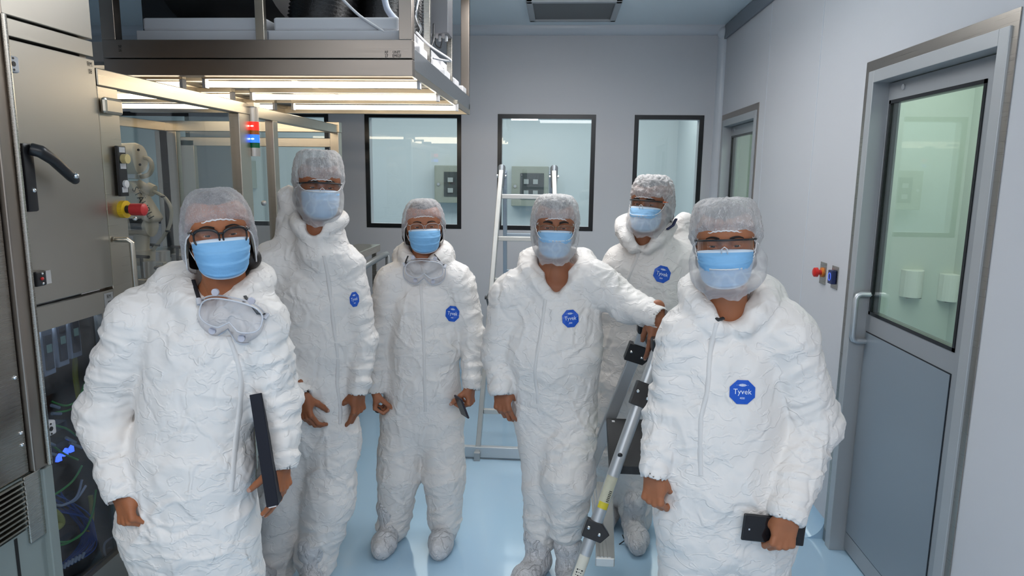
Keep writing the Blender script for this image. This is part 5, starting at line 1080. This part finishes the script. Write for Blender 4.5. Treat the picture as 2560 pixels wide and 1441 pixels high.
    def pb(lo, hi, nm, m, bev=.002):
        mb = MB(); mb.box(lo, hi); mb.v[0] = mb.v[0]@R3.T+c; return mb.build(nm, m, ph, bevel=bev)
    pb((-.030, -.0045, -.055), (.030, .0045, .055), 'case', mat('dark_phone_case', (.03, .02, .03), .25), .004); pb((-.022, -.0052, -.05), (.018, -.0045, .01), 'back_shine', mat('phone_silver', (.5, .5, .52), .2, .8), .0005); pb((-.026, .0045, -.05), (.026, .005, .05), 'screen', m_blk, .0005)
    tag(MB().tube([wr+nz_((.04, -.12, -1))*.085+np.array([.012*math.cos(t)+.015, -.02, .012*math.sin(t)]) for t in np.linspace(0, 2*PI, 20, endpoint=False)], .003, 8, close=True).build('ring', m_blk, root, smooth=True), 'dark ring') 
p3()

# ================================================================== person 4: leaning on the step ladder
def p4():
    Y = 2.72; p = lambda x, y, d=0: S(x, y, Y+d); q = .66
    H = Head(1389, 571, 2.64, yaw=2, pitch=0, roll=1, k=1.0)
    sh, el, wr = p(1270, 745, .02), p(1247, 885, .03), p(1252, 965, -.02); sh2, el2, wr2 = p(1490, 705, .02), p(1570, 765, -.02), p(1640, 790, -.14)
    pr = []; kd = []
    def a(g, k): pr.append(g); kd.append(k)
    a(G(sh, el, .078, .070, 1, FN, .03), RG(.012, .018)); a(G(el, wr, .070, .056, 1, FN, .025), RG(.02, .016)); pre = {1: [cuffcut(wr, wr-el, .038)]}
    a(G(sh2, el2, .080, .066, 1, FN, .04), RG(.014, .024)); a(G(el2, wr2, .066, .050, 1, FN, .025), RG(.024, .018)); pre[3] = [cuffcut(wr2, wr2-el2+[0, 0, -.02], .036)]
    a(G(p(1300, 735, .03), p(1470, 715, .03), .085, .085, .85, FN, .05), TR(.012)); a(G(p(1392, 678, .05), p(1310, 715, .04), .055, .065, 1, FN, .05), TR(.01)); a(G(p(1395, 675, .05), p(1470, 700, .04), .055, .065, 1, FN, .05), TR(.01))
    a(G(p(1388, 800, .03), p(1380, 880, .02), .188, .200, q, FN, .03), TR(.014)); a(G(p(1382, 880, .02), p(1388, 960, .03), .198, .180, q, FN, .03), TR(.014)); a(G(p(1386, 950, .03), p(1385, 1010, .05), .168, .165, q, FN, .03), TR(.016))
    kl, kr = p(1362, 1215, .03), p(1422, 1200, -.06); al, ar = p(1350, 1345, .06), p(1412, 1315, -.02)
    a(G(p(1345, 1030, .05), kl, .104, .088, .95, FN, .045), RG(.014)); a(G(kl, al, .088, .070, 1, FN, .03), RG(.014, .02)); a(G(p(1425, 1030, .03), kr, .112, .104, .95, FN, .045), RG(.018)); a(G(kr, ar, .104, .080, 1, FN, .03), RG(.018, .026))
    nb = p(1392, 690, .02)
    for g in collar(nb+[0, .03, .0], .115, .095, .030, .050, .075): a(g, HD)
    a(G(p(1340, 655, .13), p(1450, 655, .13), .07, .065, 1, FN, .05), HD)
    tail = [G(nb+[0, .02, .012], nb+[0, .02, .17], .070, .10, 1, FN, .01), G(nb+[.0, -.05, .0], nb+[.0, -.16, .02], .045, .03, 1, FN, .01), G(nb+[0, -.06, -.035], nb+[0, -.16, -.03], .022, .02, 1, FN, .01)]
    hands = [(HAND_RELAX, wr+[.002, 0, -.004], (.10, -.10, -1), (.45, 1, 0), -1, 1.08), (HAND_HANG, wr2+[.006, -.004, -.004], (-.02, -.25, -1), (-.1, 1, -.2), 1, 1.0)]
    root, suit, bv = person('person in beard cover and thin metal glasses, one arm stretched to the step ladder', H, skin('tan_skin', (0.306, 0.116, 0.058)), pr, kd, pre, tail, hands, (kl[0], Y), .006, 4, 1.0, neck=nb)
    eyes(H, root, (0, 0)); brows(H, root, HBVH, 1.5); hair_cap(H, root)
    worn_cap(H, root, 'bouffant_cap', m_cap, 'white cloth cap low on the forehead', zf=.038, zs=-.03, zb=-.09, puff=(.099, .112, .120), crown=.128, seed=12, flat=1.5, pleat=.004)
    face_mask(H, root, m_mask2, 'blue mask under a loose beard cover', w=.068, seed=4); glasses(H, root, 'metal'); beard_cover(H, root, zf=-.045, zs=.050, low=-.142, puff=(.096, .143), seed=6)
    front_ribbon(bv, [(1372, 695), (1362, 760), (1352, 830), (1343, 880), (1336, 930), (1342, 970), (1345, 1010)], 10, 'zip_flap', m_zip, suit, .004)
    badge(bv, 1426, 797, 21, 22.5, suit, 4)
    shoe((al[0]-.01, Y+.03, 0), (-.45, -1), parent=root, seed=7, ln=.24); shoe((ar[0]+.02, Y-.02, 0), (.10, -1), parent=root, seed=8, ln=.25)
    return wr2
W4 = p4()

# ================================================================== person 5: back right, turned a little
def p5():
    Y = 3.18; p = lambda x, y, d=0: S(x, y, Y+d); q = .64
    H = Head(1611, 512, 3.06, yaw=-22, pitch=0, roll=2, k=1.04)
    sh, el, wr = p(1545, 672, .02), p(1532, 840, .05), p(1540, 960, .0); sh2, el2, wr2 = p(1720, 672, .02), p(1745, 840, .03), p(1700, 990, -.05)
    pr = []; kd = []
    def a(g, k): pr.append(g); kd.append(k)
    a(G(sh, el, .082, .070, 1, FN, .03), RG(.012, .018)); a(G(el, wr, .070, .05, 1, FN, .025), RG(.018, .014)); a(G(sh2, el2, .080, .068, 1, FN, .03), RG(.012, .018)); a(G(el2, wr2, .068, .045, 1, FN, .025), RG(.018, .014)); pre = {1: [cuffcut(wr, wr-el)], 3: [cuffcut(wr2, wr2-el2)]}
    a(G(p(1565, 665, .03), p(1700, 665, .03), .092, .090, .85, FN, .05), TR(.01)); a(G(p(1625, 620, .05), p(1570, 645, .04), .06, .07, 1, FN, .05), TR(.01)); a(G(p(1630, 620, .05), p(1695, 645, .04), .06, .07, 1, FN, .05), TR(.01))
    a(G(p(1625, 750, .03), p(1615, 850, .03), .195, .200, q, FN, .03), TR(.014)); a(G(p(1613, 850, .03), p(1600, 950, .03), .198, .195, q, FN, .03), TR(.014)); a(G(p(1596, 950, .03), p(1588, 1010, .05), .19, .185, q, FN, .03), TR(.014))
    kl, kr = p(1528, 1140, .03), p(1598, 1150, .02); al, ar = p(1522, 1260, .12), p(1588, 1295, .0)
    a(G(p(1545, 1010, .05), kl, .10, .09, .95, FN, .045), RG(.014)); a(G(kl, al, .09, .072, 1, FN, .03), RG(.014, .02)); a(G(p(1620, 1010, .05), kr, .105, .095, .95, FN, .045), RG(.014)); a(G(kr, ar, .094, .078, 1, FN, .03), RG(.014, .02))
    a(G(p(1612, 632, -.02), p(1612, 690, .0), .062, .09, .9, FN, .05), TR(.01)); a(G(p(1655, 622, -.01), p(1650, 690, .0), .066, .09, .9, FN, .05), TR(.01))
    nb = p(1610, 592, -.035)
    for g in collar(nb+[.01, .03, .015], .105, .095, .028, .060, .07, -.03): a(g, HD)
    a(G(p(1708, 560, .14), p(1705, 600, .12), .052, .055, .9, FN, .05), HD); a(G(p(1660, 610, .14), p(1710, 620, .12), .06, .05, 1, FN, .05), HD)
    tail = [G(nb+[0, .02, .02], nb+[0, .02, .2], .064, .10, 1, FN, .01), G(nb+[-.01, -.05, .0], nb+[-.03, -.16, .02], .034, .03, 1, FN, .01), G(nb+[-.01, -.07, -.03], nb+[-.02, -.16, -.03], .018, .02, 1, FN, .01)]
    hands = [(HAND_RELAX, wr, (0, -.1, -1), (.4, 1, 0), -1, 1.03), (HAND_RELAX, wr2, (0, -.1, -1), (-.4, 1, 0), 1, 1.03)]
    root, suit, bv = person('person at the back right with orange tipped safety glasses, behind the step ladder', H, skin('deep_brown_skin', (0.255, 0.099, 0.050)), pr, kd, pre, tail, hands, ((al[0]+ar[0])/2, Y), .007, 5, 1.0, neck=nb)
    eyes(H, root, (12, 0)); brows(H, root, HBVH, 1.2); hair_cap(H, root)
    worn_cap(H, root, 'bouffant_cap', m_cap, 'white cloth cap with a puffed front corner', zf=.032, zs=-.02, zb=-.08, puff=(.094, .112, .112), crown=.126, seed=21, flat=1.4, pleat=.004, wr=.009)
    face_mask(H, root, m_mask2, 'blue mask under a beard cover', w=.068, seed=5); glasses(H, root, 'orange'); beard_cover(H, root, zf=-.044, zs=.040, low=-.138, puff=(.096, .143), seed=9)
    MB().tube([H.w(v) for v in ((.088, -.02, -.10), (.097, .02, -.085), (.094, .06, -.06))], .008, 10, flat=.5).build('navy_collar', mat('navy_cloth', (.01, .015, .06), .7), root, smooth=True)
    front_ribbon(bv, [(1598, 625), (1585, 660), (1572, 690), (1562, 720)], 11, 'zip_flap', m_zip, suit, .004); badge(bv, 1655, 686, 21.5, 21.5, suit, -14)
    shoe((al[0], Y+.14, 0), (-.12, -1), parent=root, seed=9, ln=.23); s_ = shoe((ar[0]-.01, Y-.06, 0), (-.03, -1), parent=root, seed=10, ln=.25)
    for pts in ([(1556, 1338), (1562, 1352), (1548, 1362)], [(1562, 1340), (1590, 1342), (1600, 1346)]): MB().tube([S(x, y, Y-.16) for x, y in pts], .003, 6).build('lace', m_blk, s_, smooth=True)
p5()

# ================================================================== person 6: front right with the phone
def p6():
    Y = 1.97; p = lambda x, y, d=0: S(x, y, Y+d); q = .64
    H = Head(1812, 616, 1.88, yaw=-1, pitch=0, roll=-4, k=1.0)
    sh, el, wr = p(1700, 842), p(1662, 1045, .02), p(1638, 1180, -.04); sh2, el2, wr2 = p(1968, 848), p(2026, 1060, .03), p(1968, 1275, -.10)
    pr = []; kd = []
    def a(g, k): pr.append(g); kd.append(k)
    a(G(sh, el, .064, .058, 1, FN, .03), RG(.014, .022)); a(G(el, wr, .058, .042, 1, FN, .03), RG(.022, .016)); pre = {1: [cuffcut(wr, wr-el, .034)]}
    a(G(sh2, el2, .084, .080, 1, FN, .03), RG(.013, .018)); a(G(el2, wr2, .080, .056, 1, FN, .03), RG(.018, .015)); pre[3] = [cuffcut(wr2, wr2-el2, .042)]
    a(G(p(1735, 835, .03), p(1935, 838, .03), .082, .088, .85, FN, .05), TR(.012)); a(G(p(1820, 778, .04), p(1740, 820, .04), .055, .065, 1, FN, .06), TR(.01)); a(G(p(1825, 775, .04), p(1935, 815, .04), .055, .07, 1, FN, .05), TR(.01))
    a(G(p(1808, 930, .03), p(1800, 1060, .02), .176, .178, q, FN, .03), TR(.014)); a(G(p(1800, 1060, .02), p(1806, 1190, .02), .176, .182, q, FN, .03), TR(.016)); a(G(p(1808, 1190, .02), p(1815, 1290, .04), .184, .192, q, FN, .03), TR(.018))
    kx = (p(1740, 1500)[0], p(1892, 1500)[0])
    a(G(p(1735, 1300, .05), (kx[0], Y+.06, .48), .112, .10, .9, FN, .09), RG(.018, .014)); a(G(p(1895, 1300, .05), (kx[1], Y+.06, .48), .115, .10, .9, FN, .09), RG(.018, .014)); a(G((kx[0], Y+.06, .48), (kx[0], Y+.09, .13), .10, .078, 1, FN, .03), RG(.015, .02)); a(G((kx[1], Y+.06, .48), (kx[1], Y+.09, .13), .10, .078, 1, FN, .03), RG(.015, .02))
    nb = p(1815, 762, .015)
    for g in collar(nb+[.01, .03, .0], .108, .10, .026, .055, .065, -.01): a(g, HD)
    a(G(p(1770, 740, .12), p(1905, 745, .12), .06, .06, 1, FN, .05), HD); a(G(p(1895, 755, .06), p(1930, 790, .05), .045, .03, 1, FN, .03), HD)
    tail = [G(nb+[0, .02, .012], nb+[0, .02, .17], .068, .095, 1, FN, .01), G(nb+[.0, -.05, .0], nb+[-.01, -.16, .02], .040, .03, 1, FN, .01), G(nb+[-.01, -.06, -.015], nb+[-.02, -.16, -.02], .020, .02, 1, FN, .01)]
    hands = [(HAND_FIST, wr+[-.002, 0, -.006], (-.02, -.10, -1), (.75, 1, 0), -1, .98), (HAND_FIST, wr2+[-.004, -.030, -.004], nz_((-.22, -.12, -1)), (-.1, 1, -.1), 1, 1.0)]
    root, suit, bv = person('person at the front right in beard cover and safety glasses, holding a black phone', H, skin('warm_tan_skin', (0.337, 0.129, 0.061)), pr, kd, pre, tail, hands, ((kx[0]+kx[1])/2, Y+.05), .0052, 6, 1.0, neck=nb)
    eyes(H, root); brows(H, root, HBVH, 1.1); hair_cap(H, root)
    worn_cap(H, root, 'bouffant_cap', m_cap, 'puffed white bouffant cap', zf=.043, zs=-.02, zb=-.06, puff=(.100, .116, .118), crown=.128, seed=31, flat=1.9, pleat=.005)
    face_mask(H, root, m_mask, 'blue mask with a clear nose piece over it', w=.074, seed=6); glasses(H, root, 'safety'); beard_cover(H, root, zf=-.058, zs=.015, low=-.146, puff=(.102, .146), seed=12, sag=.012)
    front_ribbon(bv, [(1792, 808), (1776, 870), (1772, 930), (1768, 985), (1752, 1040), (1750, 1120), (1752, 1190)], 14, 'zip_flap', m_zip, suit, .004)
    badge(bv, 1856, 981, 33, 31, suit, -2)
    MB().tube([p(1784, 792, -.055), p(1796, 800, -.065), p(1808, 796, -.06)], .009, 10, flat=.5).build('shirt_neck', m_blkmatte, root, smooth=True)
    shoe((kx[0], Y+.06, 0), (-.05, -1), parent=root, seed=11, ln=.25); shoe((kx[1], Y+.06, 0), (.05, -1), parent=root, seed=12, ln=.25)
    return wr2
W6 = p6()
pz = thing('phone', 'large black phone held level at the thigh of the front right person', 'phone', S(1934, 1330, 1.80), 'phones held in hands')
c0, c1 = S(1856, 1318, W6[1]-.020), S(2012, 1334, W6[1]-.004); ax = nz_(c1-c0); up_ = nz_(np.array([.03, .12, 1.0])); up_ = nz_(up_-ax*(up_@ax)); nn = np.cross(up_, ax); cc = (c0+c1)/2; R6 = np.stack([ax, nn, up_], 1); Lh = np.linalg.norm(c1-c0)/2
def pbox(lo, hi, nm, m, bev): mb = MB(); mb.box(lo, hi); mb.v[0] = mb.v[0]@R6.T+cc; return mb.build(nm, m, pz, bevel=bev)
pbox((-Lh, -.0045, -.038), (Lh, .0045, .040), 'case', m_blk, .004)
for s_, nm in ((-1, 'screen'), (1, 'back_glass')): pbox((-Lh+.004, s_*.0045, -.034), (Lh-.004, s_*.0052, .034), nm, mat('phone_glass', (.008, .008, .010), .06), .0003)
pbox((-Lh+.016, -.0056, -.006), (-Lh+.021, -.0052, -.001), 'camera_dot', m_alu, .0003); pbox((-Lh+.016, .0052, -.006), (-Lh+.021, .0056, -.001), 'camera_dot', m_alu, .0003)

# ================================================================== LADDERS
def rail(mb, a, b, w, d, side=(1, 0, 0)):
    a = np.array(a, float); b = np.array(b, float); ax = nz_(b-a); u = np.array(side, float); u = nz_(u-ax*(u@ax)); v = np.cross(ax, u)
    c = [u*w/2+v*d/2, -u*w/2+v*d/2, -u*w/2-v*d/2, u*w/2-v*d/2]; mb.prism([a+q for q in c], b-a)
ld = thing('folding_ladder', 'tall hinged aluminium ladder standing open in front of the back windows', 'ladder', (-.2, 4.3, 0))
m_lad = mat('ladder_aluminium', (.60, .60, .58), .35, .6, var=(40, .05)); m_lad2 = mat('ladder_blue_grey', (.38, .45, .53), .4, .5); m_cast = mat('cast_hinge', (.20, .22, .24), .4, .5)
TL, TR_ = np.array([-.362, 4.40, 1.74]), np.array([-.028, 4.40, 1.74]); BL, BR = np.array([-.455, 3.955, .03]), np.array([.06, 3.955, .03]); ML, MR = EL(BL, TL, .56), EL(BR, TR_, .56)
for a, b in ((BL, EL(BL, TL, .53)), (ML, TL), (BR, EL(BR, TR_, .53)), (MR, TR_)): mb = MB(); rail(mb, a, b, .028, .065); mb.build('stile', m_lad, ld, bevel=.003)
for a, b in ((TL+[.02, .03, 0], (-.36, 4.93, .03)), (TR_+[-.02, .03, 0], (.0, 4.93, .03))): mb = MB(); rail(mb, a, b, .024, .06); mb.build('rear_stile', m_lad2, ld, bevel=.003)
for t in (.145, .30, .45, .605, .755, .908):
    a, b = EL(BL, TL, t), EL(BR, TR_, t); mb = MB(); rail(mb, a+[.014, 0, 0], b-[.014, 0, 0], .030, .028, (0, 0, 1)); mb.build('rung', m_lad, ld, bevel=.004)
    a2, b2 = EL(np.array([-.36, 4.93, .03]), TL+[.02, .03, 0], t), EL(np.array([.0, 4.93, .03]), TR_+[-.02, .03, 0], t)
    mb = MB(); rail(mb, a2, b2, .026, .026, (0, 0, 1)); mb.build('rear_rung', m_lad2, ld, bevel=.003)
for c in (TL, TR_): 
    MB().tube([c+[0, -.02, -.10], c+[0, -.01, -.02], c+[0, .012, .025], c+[0, .03, .01], c+[0, .05, -.10]], [.018, .022, .024, .022, .016], 12).build('hinge', m_cast, ld, smooth='auto')
    MB().cyl(c+[-.03, .01, -.03], c+[.03, .01, -.03], .010, 12).build('hinge_pin', m_chrome, ld)
for a, b in ((BL, TL), (BR, TR_)):
    c = EL(a, b, .545); MB().tube([c+[0, -.035, .03], c+[0, -.045, 0], c+[0, -.035, -.06]], [.014, .028, .016], 14).build('hinge', m_cast, ld, smooth='auto'); MB().cyl(c+[-.035, -.03, 0], c+[.035, -.03, 0], .012, 12).build('hinge_pin', m_blk, ld)
MB().box((-.56, 3.93, .012), (.22, 3.965, .078)).build('base_bar', m_alu, ld, bevel=.003); MB().box((-.57, 3.925, 0), (-.545, 3.97, .02)).build('foot', m_blkmatte, ld); MB().box((.205, 3.925, 0), (.23, 3.97, .02)).build('foot', m_blkmatte, ld)
MB().box((BL[0]-.018, 3.90, 0), (BL[0]+.018, 3.93, .05)).build('foot', m_alu_p, ld); MB().box((BR[0]-.018, 3.90, 0), (BR[0]+.018, 3.93, .05)).build('foot', m_blkmatte, ld)
for x in (-.36, .0): MB().box((x-.018, 4.91, 0), (x+.018, 4.96, .04)).build('foot', m_blkmatte, ld)

sl = thing('step_ladder', 'aluminium step ladder with black treads between the two people on the right', 'step ladder', (.3, 2.5, 0))
NA, NB = np.array([.000, 2.19, .02]), np.array([.388, 2.50, 1.10]); FQ, FB = S(1490, 1135, 2.95), S(1614, 822, 2.87); FA = FQ+(FQ-FB)*((FQ[2]-.02)/(FB[2]-FQ[2])); m_rail = mat('step_ladder_rail', (.50, .52, .54), .35, .6)
fr_ = lambda A, B, z: A+(B-A)*((z-A[2])/(B[2]-A[2]))
MB().cyl(NA, NB, .0225, 24).build('front_rail', m_rail, sl, smooth='auto'); mb = MB(); rail(mb, FA, FB, .05, .026, (1, 0, 0)); mb.build('front_rail', m_rail, sl, bevel=.004)
for a, b in ((NB+[.02, .0, -.04], (.80, 2.36, .02)), (FB+[.02, 0, -.04], (.80, 2.90, .02))): mb = MB(); rail(mb, a, b, .04, .022, (1, 0, 0)); mb.build('rear_leg', m_rail, sl, bevel=.004)
for A, B in ((NA, FA), (np.array([.80, 2.36, .02]), np.array([.80, 2.90, .02]))):
    for c in (A, B): MB().cyl((c[0]-.005, c[1], 0), (c[0]+.005, c[1], .05), .03, 14).build('rubber_foot', m_blkmatte, sl)
def tread(z, d, m, ribs, nm, x0=0):
    a, b = fr_(NA, NB, z)+[x0, 0, 0], fr_(FA, FB, z)+[x0, 0, 0]; mb = MB(); mb.prism([a+[-.02, .03, -.035], a+[d, .03, -.035], b+[d, -.02, -.035], b+[-.02, -.02, -.035]], (0, 0, .035))
    o = mb.build(nm, m, sl, bevel=.004)
    for k in range(ribs): x = -.015+(d+.005)*k/ribs; MB().box((a[0]+x, a[1]+.035, z), (a[0]+x+.010, b[1]-.025, z+.003)).build('tread_rib', m, o)
    return o
m_tread = mat('black_tread', (.018, .018, .02), .55, bump=(150, .001))
t1 = tread(.665, .20, m_tread, 0, 'tread'); tread(.345, .05, m_lad, 4, 'tread', .07); tread(1.09, .15, m_tread, 0, 'top_tread')
a, b = fr_(NA, NB, .665), fr_(FA, FB, .665); MB().box((a[0]+.14, a[1]+.04, .60), (a[0]+.20, b[1]-.03, .64)).build('tread_skirt', m_blk, sl); MB().box((b[0]+.0, b[1]-.075, .666), (b[0]+.012, b[1]-.055, .668)).build('tread_label', m_mod, t1)
def clip_(A, B, z, w, h, th, yoff):
    c = fr_(A, B, z); ax = nz_(B-A); u = np.array([1.0, 0, 0]); u = nz_(u-ax*(u@ax)); f = np.cross(u, ax); f = f if f[1] < 0 else -f; c = c+f*yoff
    mb = MB(); P = [c-u*w-ax*h, c+u*w*1.0-ax*h, c+u*w*1.6+ax*h*.2, c+u*w*.6+ax*h, c-u*w+ax*h]; mb.prism(P, -f*th); o = mb.build('corner_bracket', m_blk, sl, bevel=.003)
    for k in (-.5, .5): MB().sphere(c+u*w*k*1.2-ax*h*.3*k+f*.002, .007).build('rivet', m_chrome, o)
clip_(NA, NB, .455, .036, .032, .05, .026); clip_(NA, NB, .925, .034, .045, .05, .026); clip_(FA, FB, .97, .042, .040, .04, .020)
MB().box(FB-[.035, .03, .02], FB+[.04, .03, .03]).build('end_cap', m_blk, sl, bevel=.008); MB().box(NB-[.03, .03, .02], NB+[.04, .03, .03]).build('end_cap', m_blk, sl, bevel=.008)
MB().sphere(fr_(NA, NB, .72)+[-.005, -.022, 0], (.009, .004, .009)).build('rivet', m_blk, sl, smooth=True)
def sticker(z0, z1, a0, a1, m, name, r=.0229, marks=None):
    P0, P1 = fr_(NA, NB, z0), fr_(NA, NB, z1); ax = nz_(NB-NA); u = nz_(np.cross(ax, (0, 1, 0))); v = np.cross(ax, u); v = v if v[1] < 0 else -v; u = u if u[0] > 0 else -u
    pt = lambda s_, t_, rr: EL(P0, P1, t_)+rr*(u*math.sin(EL(a0, a1, s_))+v*math.cos(EL(a0, a1, s_)))
    mb = MB(); mb.grid([[pt(s_, t_, r) for t_ in (0, .5, 1)] for s_ in np.linspace(0, 1, 10)])
    for (s0, s1, t0, t1) in (marks or ()): mb.grid([[pt(s_, t_, r+.0003) for t_ in (t0, t1)] for s_ in (s0, (s0+s1)/2, s1)], 1)
    return mb.build(name, [m, m_labelink], sl, smooth=True)
m_cream = mat('cream_sticker', (.52, .50, .38), .6, var=(60, .15))
sticker(.545, .64, -1.2, .9, m_cream, 'worn_label', marks=[(.62, .86, .12+.06*k, .15+.06*k) for k in range(7)]); sticker(.530, .552, -.9, .9, mat('yellow_sticker', (.60, .50, .03), .5), 'yellow_label', .0231)
rr = random.Random(9); sticker(.20, .37, -1.0, 1.0, mat('pale_sticker', (.62, .60, .52), .5), 'barcode_label', marks=[(.2+.18*(k % 3), .2+.18*(k % 3)+rr.uniform(.08, .15), .10+.055*(k//3)+rr.uniform(0, .02), .13+.055*(k//3)) for k in range(36)])
